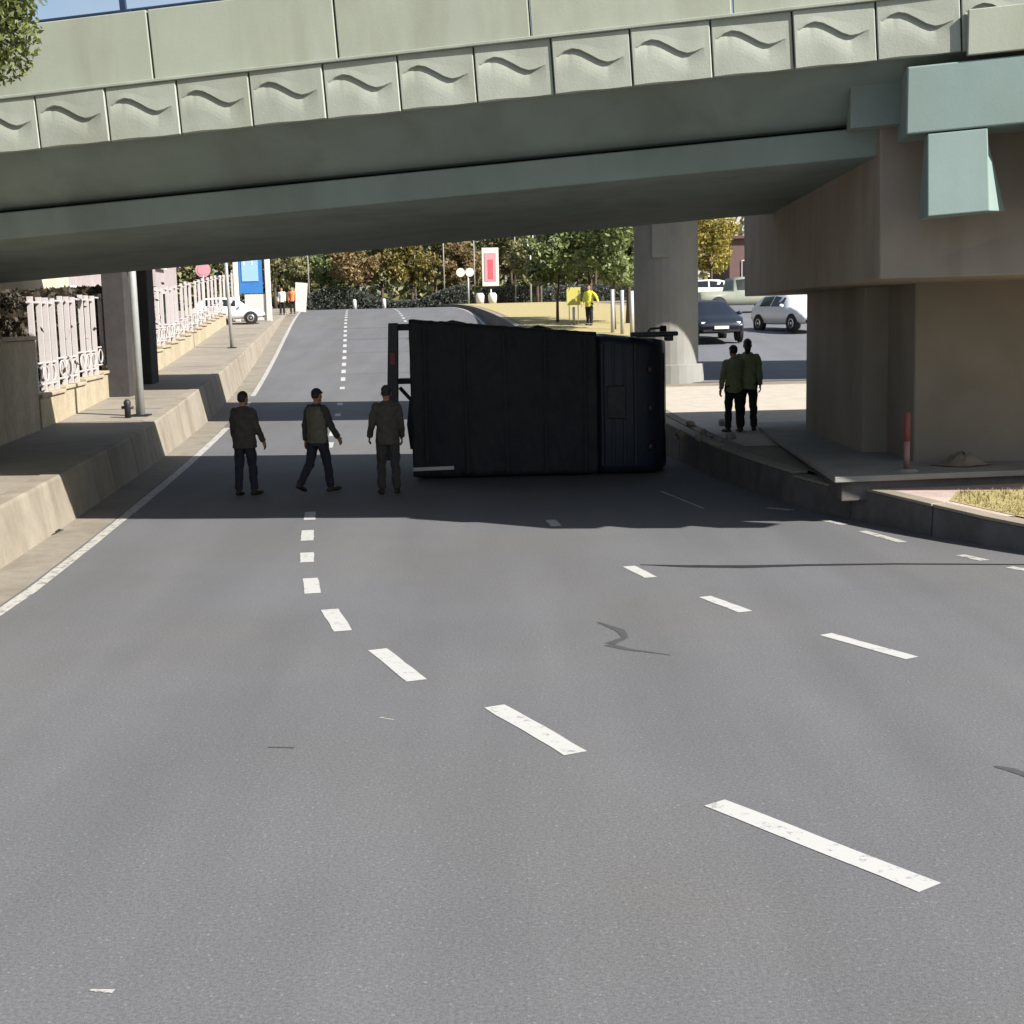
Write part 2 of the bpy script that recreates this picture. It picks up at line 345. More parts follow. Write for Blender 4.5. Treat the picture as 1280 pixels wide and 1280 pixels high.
# ------------------------------------------------------------------ painted markings on the road
def curve_pts(tab, y0, y1, n, dx=0.):
    return [Vector((smooth_table(tab, y0 + (y1 - y0) * i / n) + dx, y0 + (y1 - y0) * i / n, 0)) for i in range(n + 1)]
def ribbon(name, pts, width, mats, dz=.004, parent=road, z=zr, jag=0.):
    rows = []
    for i, p in enumerate(pts):
        t = (pts[min(i + 1, len(pts) - 1)] - pts[max(i - 1, 0)]).normalized(); nrm = Vector((-t.y, t.x, 0))
        wv = width[i] if hasattr(width, '__len__') else width
        a = p + nrm * (wv / 2 + R.uniform(-jag, jag)); b = p - nrm * (wv / 2 + R.uniform(-jag, jag))
        rows.append([(a.x, a.y, z(a.y) + dz), (b.x, b.y, z(b.y) + dz)])
    return strip(name, rows, mats, parent=parent, smooth=False)
def px_dash(ends, width, name='lane_dash', m='paint'):
    (x0, y0), (x1, y1) = ends
    a, b = onz(x0, y0, 0), onz(x1, y1, 0)
    n = 6; pts = [a.lerp(b, i / n) for i in range(n + 1)]
    ribbon(name, [Vector((p.x, p.y, 0)) for p in pts], width, M[m], jag=.006)
# first lane line (nearest dashes), measured from the photograph onto the road plane
for e, wd in [(((893, 1004), (1163, 1110)), .175), (((618, 883), (720, 942)), .175), (((472, 812), (521, 851)), .175), (((412, 762), (429, 789)), .175),
              (((388, 723), (391, 742)), .17), (((384, 691), (384, 703)), .17), (((385, 663), (384, 676)), .17), (((388, 640), (387, 650)), .17)]:
    px_dash(e, wd)
# first lane line continued up the far slope
y = 28.3
while y < 116:
    pts = curve_pts(L1, y, y + 1.3, 3)
    ribbon('lane_dash', pts, .17, M['paint'])
    y += 2.9 if y > 28 else 2.3
for e, wd in [(((1032, 793), (1140, 823)), .15), (((881, 746), (932, 765)), .15), (((786, 708), (814, 722)), .15), (((688, 650), (696, 658)), .15), (((826, 614), (880, 636)), .04)]:
    px_dash(e, wd)
L2 = [(a, b + 3.55 + .0 * a) for a, b in L1]
y = 29.0
while y < 116:
    ribbon('lane_dash', curve_pts(L2, y, y + 1.3, 3), .15, M['paint']); y += 2.9
# right edge dashes
for e in [((1262, 709), (1300, 716)), ((1200, 694), (1232, 701)), ((1078, 664), (1128, 678)), ((1028, 650), (1056, 656)), ((960, 635), (990, 638))]:
    px_dash(e, .13, 'edge_dash', 'paint_worn')
# left solid edge line, right solid edge line on the far slope
ribbon('edge_line', curve_pts(X_LEFT, 5, 21, 26, .08), .14, M['paint_worn'], jag=.006)
ribbon('edge_line', curve_pts(X_LEFT, 21, 120, 70, .08), .17, M['paint_worn'])
ribbon('edge_line', curve_pts(X_RIGHT, 29, 120, 70, -.28), .15, M['paint_worn'])
# dark strips painted as cast shadows, tar patches, tyre marks
def px_line(name, pix, widths, m, dz=.003):
    pts = [onz(a, b, 0) for a, b in pix]; dense = []; wd = []
    for i in range(len(pts) - 1):
        for k in range(6):
            t = k / 6; p = pts[i].lerp(pts[i + 1], t); dense.append(Vector((p.x, p.y, 0))); wd.append(widths[i] * (1 - t) + widths[i + 1] * t)
    dense.append(Vector((pts[-1].x, pts[-1].y, 0))); wd.append(widths[-1])
    ribbon(name, dense, wd, M[m], dz, jag=.004)
px_line('shadow_strip', [(800, 706), (860, 708), (930, 708.5), (1010, 706.5), (1120, 705), (1300, 706)], [.03, .14, .17, .11, .08, .07], 'tar')  # tapering pole shadow painted on as a dark strip
for yy, wd in ((45.5, .25), (54, .35), (63, .3), (70, .4), (77, .4)):  # thin shadow lines of the far slope, laid on as dark ribbons
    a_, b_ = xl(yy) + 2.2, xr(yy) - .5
    ribbon('shadow_strip', [Vector((a_ + (b_ - a_) * i / 12, yy + .02 * i + R.uniform(-.04, .04), 0)) for i in range(13)], [wd * (.15 + .85 * min(1, i / 4)) for i in range(13)], M['shadow_and_joint'], .003, jag=.01)
px_line('tyre_mark', [(748, 778), (775, 788), (782, 797), (762, 805)], [.03, .09, .06, .10], 'tyre_mark')
px_line('tyre_mark', [(760, 806), (785, 812), (838, 819)], [.10, .06, .015], 'tyre_mark')
px_line('tar_patch', [(1243, 958), (1262, 962), (1300, 975)], [.03, .07, .08], 'tyre_mark')
px_line('tar_patch', [(335, 934), (368, 935)], [.015, .03], 'tyre_mark')
px_line('paint_spot', [(112, 1238), (142, 1240)], [.015, .03], 'paint_worn')
px_line('paint_spot', [(475, 897), (492, 900)], [.02, .02], 'paint_worn')

# ------------------------------------------------------------------ left pavement: raised, with a battered concrete kerb wall in segments
rows = []
for y in YS:
    a = xl(y)
    rows.append([(a - 60, y, zl(y) + .0), (a - 12, y, zl(y)), (a - 5.2, y, zl(y)), (a - 3, y, zl(y)), (a - 1.02, y, zl(y))])
pavement = strip('pavement', rows, M['pave'], 'structure')
y = -6.0
while y < 118:
    st = 2.5 if y < 40 else 4.0
    y1 = y + st - (.025)
    mb = MB(); rr = []
    for k in range(4):
        yy = y + (y1 - y) * k / 3; a = xl(yy); top = zl(yy); bot = zr(yy) - .1
        h = max(top - zr(yy), .1)
        rr.append([(a - .62, yy, bot), (a - .62 - .17 * min(h, 1), yy, top - .03), (a - .64 - .17 * min(h, 1), yy, top + .012), (a - 1.06, yy, top + .012), (a - 1.06, yy, bot)])
    mb.loft(rr); mb.build('kerb_segment', M['kerb'], pavement, bevel=.012)
    y += st
rows = [[(xl(y) - .66, y, zr(y) + .012), (xl(y) - .02, y, zr(y) + .006)] for y in YS if y < 121]
strip('gutter', rows, M['gutter'], parent=pavement)
y = 6.0
while y < 112:
    a = xl(y); ww = .02 if y < 30 else .05
    MB().add([(a - 1.06, y, zl(y) + .004), (a - 1.06, y + ww, zl(y + ww) + .004), (a - 2.95, y + ww, zl(y + ww) + .004), (a - 2.95, y, zl(y) + .004)], [(0, 1, 2, 3)]).build('expansion_joint', M['shadow_and_joint'], pavement)
    y += 3.0 if y < 40 else 6.0
# drain grate in the gutter
g = empty('drain_grate', onz(62, 667, 0) + Vector((-.05, 0, .014))); tag(g, 'small dark drain grate in the gutter of the near left kerb', 'drain')
MB().box((0, 0, 0), (.34, .5, .012)).build('frame', M['steel'], g)
for k in range(5): MB().box((-.12 + .06 * k, 0, .012), (.03, .44, .012)).build('bar', M['black'], g)

# ------------------------------------------------------------------ right side: raised island with kerb wall, sand, dry grass, side road
rows = []
for y in YS:
    a = xr(y) + .2
    rows.append([(a + .16, y, zg(y)), (a + 3, y, zg(y)), (a + 8, y, zg(y)), (a + 25, y, zg(y)), (a + 90, y, zg(y) + .4)])
verge = strip('verge', rows, M['soil'], 'structure')
ks = [(-2 + 1.6 * i) for i in range(76)]
for i, y in enumerate(ks):
    if y > 118: break
    rr = []; drop = -.05 if 17.4 < y < 19 else 0
    for k in range(3):
        yy = y + 1.58 * k / 2; a = xr(yy) + .05; ax = xr(yy + .3) - xr(yy - .3); t = Vector((ax, .6, 0)).normalized(); nr = Vector((t.y, -t.x, 0))
        p = Vector((a, yy, 0)); q = p + nr * .26; top = zg(yy) + .02 + drop; bot = zr(yy) - .1
        rr.append([(p.x, p.y, bot), (p.x + nr.x * .03, p.y + nr.y * .03, top), (q.x, q.y, top), (q.x, q.y, bot)])
    o = MB().loft([[p if q in (0, 3) else (p[0], p[1], p[2] - .045) for q, p in enumerate(r_)] for r_ in rr]).build('kerb_stone', M['stone_shaded'], verge, bevel=.012)  # dark colour stands in for shade on the road side
    MB().loft([[(r_[1][0] - .015, r_[1][1], r_[1][2] - .042), (r_[1][0] - .015, r_[1][1], r_[1][2]), r_[2], (r_[2][0], r_[2][1], r_[2][2] - .042)] for r_ in rr]).build('kerb_lit_cap', M['kerb'], o, bevel=.01)  # pale cap added to stand for sun on the kerb top
sheet = lambda name, pts, m, z, parent, dz=.005: MB().add([(p[0], p[1], z(p[1]) + dz) for p in pts], [tuple(range(len(pts)))]).build(name, M[m], parent)
# sand lying beyond the bridge
rows = [[(xr(y) + .55 + (12 - xr(y)) * i / 5, y, zg(y) + .008) for i in range(6)] for y in (24, 26, 28, 30, 32, 34, 35.2)]
strip('sand', rows, M['sand'], 'structure')
# grass verge on the far slope
rows = [[(xr(y) + .5 + 8.5 * i / 5, y, zg(y) + .012) for i in range(6)] for y in (50, 54, 58, 62, 66, 70, 74, 78, 82, 86, 92, 98, 104, 110, 116)]
strip('dry_verge', rows, M['dry'], 'structure')
# side road
rows = [[(x0 + (17) * i / 8, y, zg(y) + .015) for i in range(9)] for y, x0 in [(36.2, 4.0), (38, 4.2), (42, 5), (46, 6), (50, 7), (55, 7.6), (60, 8.2), (68, 9), (78, 9.5), (90, 10), (110, 11)]]
side_road = strip('side_road', rows, M['asphalt2'], 'structure')
# pink paving and dry grass near the right kerb
rows = [[(xr(y) + .34 + 6 * i / 4, y, zg(y) + .010) for i in range(5)] for y in (16.4, 17, 17.6, 18.2, 18.8, 19.4)]
pp = mat('pink_paving', (.42, .33, .30), .9, .12, 4, .3, 30, stain=.25)
strip('paving', rows, pp, 'structure')
rows = [[(xr(y) + .45 + (.0 if y < 17.4 else (y - 17.4) * .9) + 7 * i / 4, y, zg(y) + .016) for i in range(5)] for y in (9, 11, 13, 14, 15, 16, 16.9, 17.4, 18.1)]
strip('grass_bed', rows, M['dry'], 'structure')
gv = []; gf = []
for i in range(9000):
    y = R.uniform(13.5, 18.05); x = xr(y) + .5 + max(0, (y - 17.4) * .9) + R.random() ** 1.3 * 5
    h = R.uniform(.02, .075); a = R.uniform(0, 6.28); ww = R.uniform(.004, .011); lx, ly = R.gauss(0, .03), R.gauss(0, .03); z = zg(y) + .012
    n = len(gv); c, s_ = math.cos(a) * ww, math.sin(a) * ww
    gv += [(x - c, y - s_, z), (x + c, y + s_, z), (x + lx, y + ly, z + h)]; gf.append((n, n + 1, n + 2))
mb = MB(); mb.v = gv; mb.f = gf
tag(mb.build('grass', M['grass']), 'short dry yellow grass behind the right kerb', 'grass', kind='stuff')

# ------------------------------------------------------------------ the overpass
SK, GR = math.radians(8.5), .057
BO = Vector((0, 16.8, -.07)); bu = Vector((math.cos(SK), -math.sin(SK), 0)); bn = Vector((math.sin(SK), math.cos(SK), 0))
def B(s, n, z): return BO + bu * s + bn * n + Vector((0, 0, z + GR * s))
BROT = Euler((0, -math.atan(GR), -SK)).to_matrix()
bridge = empty('overpass_bridge', B(0, 5, 0)); tag(bridge, 'wide sage green concrete road overpass with wave pattern panels crossing the whole picture', 'bridge')
def badd(mb, name, m, bevel=0, smooth=False):
    o = mb.build(name, M[m], None, smooth, bevel); o.data.transform(Matrix.Translation(-bridge.location)); o.parent = bridge; return o
def bprofile(prof, s0, s1):
    mb = MB(); mb.loft([[B(s, n, z) for n, z in prof] for s in np.linspace(s0, s1, 9)]); return mb
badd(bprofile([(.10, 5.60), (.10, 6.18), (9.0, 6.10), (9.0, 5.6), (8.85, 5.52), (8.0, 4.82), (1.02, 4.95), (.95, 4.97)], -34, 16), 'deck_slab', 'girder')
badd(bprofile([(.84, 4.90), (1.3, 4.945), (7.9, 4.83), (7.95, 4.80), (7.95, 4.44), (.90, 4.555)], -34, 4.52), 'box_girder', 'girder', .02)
badd(bprofile([(8.72, 6.0), (8.72, 6.5), (8.95, 6.5), (9.05, 5.5), (8.99, 5.5)], -34, 16), 'far_parapet', 'bridge')
badd(bprofile([(-.055, 6.185), (-.055, 6.225), (.16, 6.225), (.16, 6.185)], -34, 16), 'ledge', 'fascia', .008)
# fascia panels with the wave recess
def wave(u):
    return np.interp(u, [0, .08, .16, .26, .36, .48, .60, .70, .80, .9, 1], [.36, .33, .26, .225, .26, .36, .47, .525, .51, .46, .44])
PW, PH = .932, .655
def fascia_mesh():
    nu = 48; mb = MB(); us = [0, .012] + list(np.linspace(.04, .96, nu - 3)) + [.988, 1]; rows = []
    # rows follow the wave so that its lip stays crisp
    par = [('a', 0), ('a', .05), ('a', .3), ('a', .6), ('a', .85), ('a', .97), ('a', 1.0), ('s', .022), ('s', .05), ('s', .09), ('s', .14), ('s', .20), ('s', .28), ('s', .36), ('e', .6), ('e', .965), ('e', 1.0)]
    for kind, t in par:
        row = []
        for u in us:
            wv = float(wave(u)); amp = .034 * min(1, max(0, (u - .04) / .16)) * min(1, max(0, (.92 - u) / .22))
            if kind == 'a': v = wv * t; off = .006 * max(0, (t - .6) / .4) * min(1, amp / .03)
            elif kind == 's': v = wv + t; off = -amp * max(0, 1 - (t - .022) / .39) ** 2
            else: v = wv + .40 + (1 - wv - .40) * (t - .5) * 2 if t < 1 else 1.0; off = 0
            e = u < .005 or u > .995; e2 = v < .005 or v > .995
            off -= .012 * e + .012 * e2
            row.append((u * (PW - .016) + .008, -.02 - off, PH * (1 - v)))
        rows.append(row)
    back = [(p[0], .07, p[2]) for p in rows[0]]; backb = [(p[0], .07, p[2]) for p in rows[-1]]
    mb.loft([back] + rows + [backb], cap=False, closed=False)
    n = len(us)
    L_ = [k * n for k in range(len(par) + 2)]; Rr = [k * n + n - 1 for k in range(len(par) + 2)]
    mb.f.append(tuple(L_)); mb.f.append(tuple(reversed(Rr)))
    return mb.mesh('fascia_panel', M['fascia'], False)
fm = fascia_mesh()
phase = .627
for k in range(-14, 14):
    s = phase + k * PW
    o = link('fascia_panel', fm, bridge)
    p = B(s, R.uniform(-.012, .012), 5.535 + R.uniform(-.006, .006)) - bridge.location
    o.location = p; o.rotation_euler = (BROT @ Euler((0, 0, R.uniform(-.012, .012))).to_matrix()).to_euler()
# parapet panels (wider), each its own
PPW = 2.36
ppm = MB().box((PPW / 2, .09, .42), (PPW - .018, .18, .84)).mesh('parapet_panel', M['bridge'])
for k in range(-6, 6):
    o = link('parapet_panel', ppm, bridge, B(.355 + k * PPW, .02, 6.225) - bridge.location, BROT.to_euler())
    b = o.modifiers.new('bevel', 'BEVEL'); b.width = .012; b.segments = 2
# railing
badd(MB().tube([B(s, .10, 7.09) for s in (-14, 0, 14)], .03, 8), 'rail', 'rail', smooth=True)
badd(MB().tube([B(s, .10, 7.62) for s in (-14, 0, 14)], .03, 8), 'rail', 'rail', smooth=True)
rpm = MB().box((0, 0, .30), (.075, .05, .6)).mesh('rail_post', M['rail'])
rbm = MB().box((0, 0, .01), (.22, .12, .03)).mesh('base_plate', M['rail'])
for k in range(-5, 6):
    o = link('rail_post', rpm, bridge, B(-4.74 + 1.9 * k, .10, 7.06) - bridge.location, BROT.to_euler())
    link('base_plate', rbm, o, (0, 0, .01))
# pier cap and column at the right, plinth
def P4(l): return [Vector(p) - bridge.location for p in l]
mb = MB(); mb.hexa(P4([(4.56, 16.85, 3.257), (11.5, 16.1, 3.29), (11.8, 26.8, 3.24), (4.66, 27, 3.19)]), P4([(4.54, 16.85, 5.14), (11.5, 16.3, 5.5), (11.8, 26.8, 5.3), (4.64, 27, 4.86)]))
mb.build('pier_cap', M['tan'], bridge, bevel=.02)
mb = MB(); mb.hexa(P4([(5.92, 19.9, .3), (11.0, 19.4, .3), (11.2, 26.6, .3), (5.95, 27.2, .3)]), P4([(5.90, 19.9, 3.3), (11.0, 19.4, 3.3), (11.2, 26.6, 3.3), (5.93, 27.2, 3.3)]))
mb.build('pier', M['tan_low'], bridge, bevel=.03)
mb = MB(); mb.hexa(P4([(5.55, 21.4, .3), (5.95, 21.3, .3), (5.95, 25.6, .3), (5.55, 25.5, .3)]), P4([(5.55, 21.4, 3.25), (5.95, 21.3, 3.25), (5.95, 25.6, 3.25), (5.55, 25.5, 3.25)]))
mb.build('pilaster', M['tan_low'], bridge, bevel=.03)
mb = MB(); mb.hexa(P4([(4.5, 18.4, .3), (9.5, 19.0, .3), (10.5, 28, .3), (5.0, 28, .3)]), P4([(4.5, 18.4, .57), (9.5, 19.0, .57), (10.5, 28, .57), (5.0, 28, .57)]))
mb.build('plinth', M['stone_shaded'], bridge, bevel=.015)  # dark colour stands in for shade below the slab edge
mb = MB(); mb.hexa(P4([(4.38, 18.28, .573), (9.6, 18.88, .573), (10.5, 28, .573), (4.95, 28, .573)]), P4([(4.38, 18.28, .655), (9.6, 18.88, .655), (10.5, 28, .655), (4.95, 28, .655)]))
mb.build('plinth_slab', M['grey_conc'], bridge, bevel=.012)
# left support, off to the side of the road
mb = MB(); mb.hexa(P4([(-17, 20.5, 0), (-14.5, 20, 0), (-13.5, 29, 0), (-16, 29.5, 0)]), P4([(-17, 20.5, 4.2), (-14.5, 20, 4.2), (-13.5, 29, 4.0), (-16, 29.5, 4.0)]))
mb.build('pier', M['tan_low'], bridge, bevel=.03)
# pale teal crossbeam end with hanging wedge blocks, plain edge beam under the last panels
def BX(mb, s0, s1, n0, n1, z0, z1):
    return mb.hexa([B(s0, n0, z0), B(s1, n0, z0), B(s1, n1, z0), B(s0, n1, z0)], [B(s0, n0, z1), B(s1, n0, z1), B(s1, n1, z1), B(s0, n1, z1)])
badd(BX(MB(), 5.33, 13, -.10, -.03, 5.47, 5.97), 'edge_beam', 'bridge', .012)
badd(BX(MB(), 4.68, 13, -.06, .8, 4.67, 5.42), 'cross_beam', 'teal', .018)
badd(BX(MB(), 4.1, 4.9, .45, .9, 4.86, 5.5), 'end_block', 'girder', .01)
for k in range(3):
    s = 4.92 + 1.22 * k; mb = MB()
    f0, f1 = -.05, -.18
    z1, z0 = 4.655, 3.72
    top = [B(s, f0, z1), B(s + .66, f0, z1), B(s + .68, f0 + .25, z1), B(s, f0 + .25, z1)]
    bot = [B(s, f1, z0), B(s + .68, f1, z0), B(s + .93, f1 + .36, z0), B(s, f1 + .75, z0)]
    mb.hexa(bot, top); badd(mb, 'wedge_block', 'teal', .012)

# second, narrower bridge behind (its shadow crosses the road; round pier at the right)
fb = empty('footbridge', (0, 37, 0)); tag(fb, 'narrow second concrete bridge behind the overpass, carried by a thick grey pier', 'bridge')
def fadd(mb, name, m, bevel=0, smooth=False):
    o = mb.build(name, M[m], None, smooth, bevel); o.data.transform(Matrix.Translation((0, -37, 0))); o.parent = fb; return o
def B2(s, n, z): return Vector((0, 34.6, 0)) + bu * s + bn * n + Vector((0, 0, z + GR * s))
def b2p(prof, s0=-40, s1=30): return MB().loft([[B2(s, n, z) for n, z in prof] for s in np.linspace(s0, s1, 5)])
fadd(b2p([(0, 6.5), (0, 7.0), (5.4, 7.0), (5.4, 6.5), (4.6, 6.2), (.8, 6.2)]), 'deck_slab', 'girder')
fadd(b2p([(.05, 7.0), (.05, 7.5), (.25, 7.5), (.25, 7.0)]), 'parapet', 'bridge'); fadd(b2p([(5.15, 7.0), (5.15, 7.5), (5.35, 7.5), (5.35, 7.0)]), 'parapet', 'bridge')
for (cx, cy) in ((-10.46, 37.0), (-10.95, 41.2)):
    fadd(MB().box((cx, cy, 3.3), (.60, .8, 5.6)), 'pillar', 'pillar_shaded', .03)  # shade of the deck put into the pillar colour
for (cx, cy) in ((4.27, 37.0),):
    fadd(MB().tube([(cx, cy, -.2), (cx, cy, 5.2), (cx, cy, 6.6)], [.86, .86, .86], 28), 'pier', 'grey_conc', smooth=False)
    fadd(MB().tube([(cx, cy, -.2), (cx, cy, 1.55)], [1.02, 1.0], 28), 'pier_base', 'grey_conc', .02)
fadd(MB().box((4.05, 36.35, 4.85), (.5, .5, 1.0)), 'bearing_block', 'grey_conc', .03)

# ------------------------------------------------------------------ remesh helper and people
def bake(mb, voxel, smooth_it=3):
    me = mb.mesh('tmp', []); o = bpy.data.objects.new('tmp', me); COL.objects.link(o)
    m = o.modifiers.new('r', 'REMESH'); m.mode = 'VOXEL'; m.voxel_size = voxel
    s = o.modifiers.new('s', 'SMOOTH'); s.factor = .5; s.iterations = smooth_it
    dg = bpy.context.evaluated_depsgraph_get(); dg.update()
    res = bpy.data.meshes.new_from_object(o.evaluated_get(dg))
    bpy.data.objects.remove(o); bpy.data.meshes.remove(me)
    res.polygons.foreach_set('use_smooth', [True] * len(res.polygons))
    return res
def ring(c, rx, ry, n=18): return [(c[0] + rx * math.cos(2*math.pi*k/n), c[1] + ry * math.sin(2*math.pi*k/n), c[2]) for k in range(n)]

def person(loc, rz, label, group=None, H=1.74, top='jacket_dark', trousers='navy_cloth', vest=None, legL=(0, 0), legR=(0, 0), armL=(.10, .05, .15), armR=(.10, .05, .15),
           headturn=0., lean=0., cap=None, voxel=.010, stripe=True, hairlong=False, bulk=1.0):
    """faces local +y. leg = (thigh swing, knee bend) in radians; arm = (outward, forward, elbow bend)"""
    k = H / 1.75
    V = lambda x, y, z: Vector((x * k, y * k, z * k))
    Lr = Matrix.Rotation(-lean, 3, 'X')
    def U(p):                                             # upper body leaning about the hip
        h = V(0, 0, .95); return h + Lr @ (p - h)
    def rot_down(side, out, fwd, ln):
        return Vector((side * math.sin(out) * ln, math.sin(fwd) * math.cos(out) * ln, -math.cos(fwd) * math.cos(out) * ln)) * k
    body, coat, pants, shoes = MB(), MB(), MB(), [MB(), MB()]
    # torso
    tor = [(.90, .165, .115), (.98, .160, .110), (1.08, .145, .100), (1.20, .160, .112), (1.32, .180, .118), (1.40, .175, .105), (1.46, .11, .08), (1.49, .06, .06)]
    body.loft([[U(Vector(p)) for p in ring(V(0, 0, z), a * k * .93, b * k * .93)] for z, a, b in tor])
    ct = [(.80, .19, .14), (.86, .192, .142), (.98, .182, .135), (1.10, .175, .13), (1.22, .188, .138), (1.33, .205, .142), (1.41, .195, .125), (1.47, .12, .095), (1.505, .075, .075)]
    coat.loft([[U(Vector(p)) for p in ring(V(0, 0, z), a * k * bulk, b * k * bulk)] for z, a, b in ct])
    pants.loft([ring(V(0, 0, z), a * k, b * k) for z, a, b in [(.80, .16, .115), (.88, .178, .128), (.96, .172, .125), (1.02, .165, .118)]])
    # neck and head
    hc = V(0, .02, 1.635); Hm = Matrix.Rotation(headturn, 3, 'Z')
    def HP(x, y, z): return U(hc + Hm @ V(x, y, z))
    body.tube([U(V(0, 0, 1.43)), U(V(0, .008, 1.52)), HP(0, -.01, -.04)], [.062 * k, .052 * k, .055 * k], 12)
    def hring(z, rx, ry, dy): return [HP(rx * math.cos(2*math.pi*q/18), dy + ry * math.sin(2*math.pi*q/18), z) for q in range(18)]
    body.loft([hring(-.115, .030, .032, .035), hring(-.10, .048, .06, .022), hring(-.06, .063, .082, .008), hring(-.01, .072, .092, 0), hring(.04, .076, .096, -.004), hring(.08, .068, .084, -.006), hring(.108, .045, .055, -.006), hring(.118, .02, .025, -.006)])
    body.tube([HP(0, .085, .012), HP(0, .100, -.012), HP(0, .110, -.030), HP(0, .094, -.036)], [.010 * k, .012 * k, .016 * k, .012 * k], 8, ball=True)
    body.ball(HP(0, .088, -.062), (.022 * k, .012 * k, .010 * k)); body.ball(HP(0, .080, -.095), (.026 * k, .018 * k, .018 * k))
    body.ball(HP(0, .086, .028), (.045 * k, .010 * k, .009 * k))
    for sd_ in (-1, 1): body.ball(HP(sd_ * .078, -.008, -.012), (.010 * k, .018 * k, .030 * k))
    # legs
    for i, (side, (sw, kb)) in enumerate(((-1, legL), (1, legR))):
        hip = V(side * .092, 0, .90); d1 = rot_down(side, .05, sw, .43); knee = hip + d1; ank = knee + rot_down(side, .02, sw - kb, .40)
        body.tube([hip, hip.lerp(knee, .5), knee], [.088 * k, .074 * k, .056 * k], 12, ball=True)
        body.tube([knee, knee.lerp(ank, .35), ank], [.055 * k, .056 * k, .038 * k], 12, ball=True)
        pants.tube([hip + V(0, 0, .02), hip.lerp(knee, .5), knee], [.105 * k, .092 * k, .076 * k], 12, ball=True)
        pants.tube([knee, knee.lerp(ank, .4), ank.lerp(knee, .03)], [.075 * k, .072 * k, .066 * k], 12)
        pa = (sw - kb) * .6; fw = Vector((side * .18, math.cos(pa), math.sin(pa))).normalized(); dn = Vector((0, math.sin(pa), -math.cos(pa)))
        heel = ank - fw * .05 * k + dn * .045 * k; toe = ank + fw * .18 * k + dn * .05 * k
        body.tube([heel, ank + dn * .02 * k + fw * .05 * k, toe], [.034 * k, .038 * k, .026 * k], 10, ball=True)
        shoes[i].tube([heel, heel.lerp(toe, .35) + Vector((0, 0, .008 * k)), heel.lerp(toe, .75), toe], [.040 * k, .046 * k, .044 * k, .034 * k], 12, ball=True)
        shoes[i].tube([ank + Vector((0, 0, .05 * k)), ank + dn * .03 * k], [.046 * k, .046 * k], 12)
    # arms and hands
    for side, (out, fwd, eb) in ((-1, armL), (1, armR)):
        sh = V(side * .185, 0, 1.405); el = sh + rot_down(side, out, fwd, .29); wr = el + rot_down(side, out * .6, fwd + eb, .255)
        sh, el, wr = U(sh), U(el), U(wr)
        body.tube([sh, sh.lerp(el, .5), el], [.058 * k, .050 * k, .041 * k], 12, ball=True)
        body.tube([el, el.lerp(wr, .3), wr], [.042 * k, .042 * k, .028 * k], 12, ball=True)
        coat.tube([sh + Vector((-side * .02, 0, .0)), sh.lerp(el, .5), el], [.082 * k, .068 * k, .060 * k], 12, ball=True)
        coat.tube([el, el.lerp(wr, .5), el.lerp(wr, .97)], [.060 * k, .054 * k, .050 * k], 12, ball=False)
        ax = (wr - el).normalized(); fr = Vector((0, 1, .25)).normalized(); fr = (fr - ax * fr.dot(ax)).normalized(); pm = ax.cross(fr) * (-side)
        pm = -Vector((side, 0, 0)); pm = (pm - ax * pm.dot(ax) - fr * pm.dot(fr)).normalized()
        kn = wr + ax * .085 * k
        for a_ in (-.026, -.009, .009, .026): body.tube([wr + fr * a_ * .6 * k, kn + fr * a_ * k], [.017 * k, .014 * k], 8, ball=True)
        for a_, ln in ((-.030, .060), (-.010, .074), (.011, .080), (.031, .070)):
            b0 = kn + fr * a_ * k; b1 = b0 + (ax * .9 + pm * .30).normalized() * ln * .5 * k; b2 = b1 + (ax * .7 + pm * .75).normalized() * ln * .55 * k
            body.tube([b0, b1, b2], [.0105 * k, .0100 * k, .0085 * k], 8, ball=True)
        t0 = wr + ax * .025 * k + fr * .028 * k; t1 = t0 + (ax * .6 + fr * .7 + pm * .25).normalized() * .042 * k; t2 = t1 + (ax * .85 + fr * .35 + pm * .3).normalized() * .034 * k
        body.tube([t0, t1, t2], [.016 * k, .0125 * k, .010 * k], 8, ball=True)
    bmesh_ = bake(body, voxel * .85, 2); bmesh_.materials.append(M['skin'])
    root = link('person', bmesh_, None, loc, (0, 0, rz)); tag(root, label, 'person', group)
    def child(mb, name, m, vx=voxel, sm=3):
        me = bake(mb, vx, sm)
        if name in ('jacket', 'trousers', 'safety_vest'):
            n_ = len(me.vertices); co = np.empty(n_ * 3); no = np.empty(n_ * 3); me.vertices.foreach_get('co', co); me.vertex_normals.foreach_get('vector', no)
            co = co.reshape(-1, 3); no = no.reshape(-1, 3); ph = [R.uniform(0, 6.28) for _ in range(6)]
            wr_ = np.sin(co[:, 0] * 19 + co[:, 2] * 27 + 2 * np.sin(co[:, 1] * 15 + ph[0]) + ph[1]) * .0055 + np.sin(co[:, 2] * 48 - co[:, 0] * 31 + 1.7 * np.sin(co[:, 1] * 33 + co[:, 2] * 9 + ph[2]) + ph[3]) * .0035 + np.sin(co[:, 1] * 41 + co[:, 2] * 21 + 1.5 * np.sin(co[:, 0] * 27 + ph[4]) + ph[5]) * .004
            me.vertices.foreach_set('co', (co + no * wr_[:, None] * (.6 if name == 'safety_vest' else .8)).ravel())
            me.update()
        me.materials.append(M[m]); return link(name, me, root)
    c = child(coat, 'jacket', top)
    if vest:
        vm = MB(); vm.loft([[U(Vector(p)) for p in ring(V(0, 0, z), a * k * bulk + .026, b * k * bulk + .028)] for z, a, b in [(.84, .192, .142), (.98, .185, .138), (1.10, .18, .134), (1.22, .19, .14), (1.33, .198, .143), (1.41, .18, .122), (1.455, .115, .09)]], cap=True)
        vm.mesh; c2 = child(vm, 'safety_vest', vest)
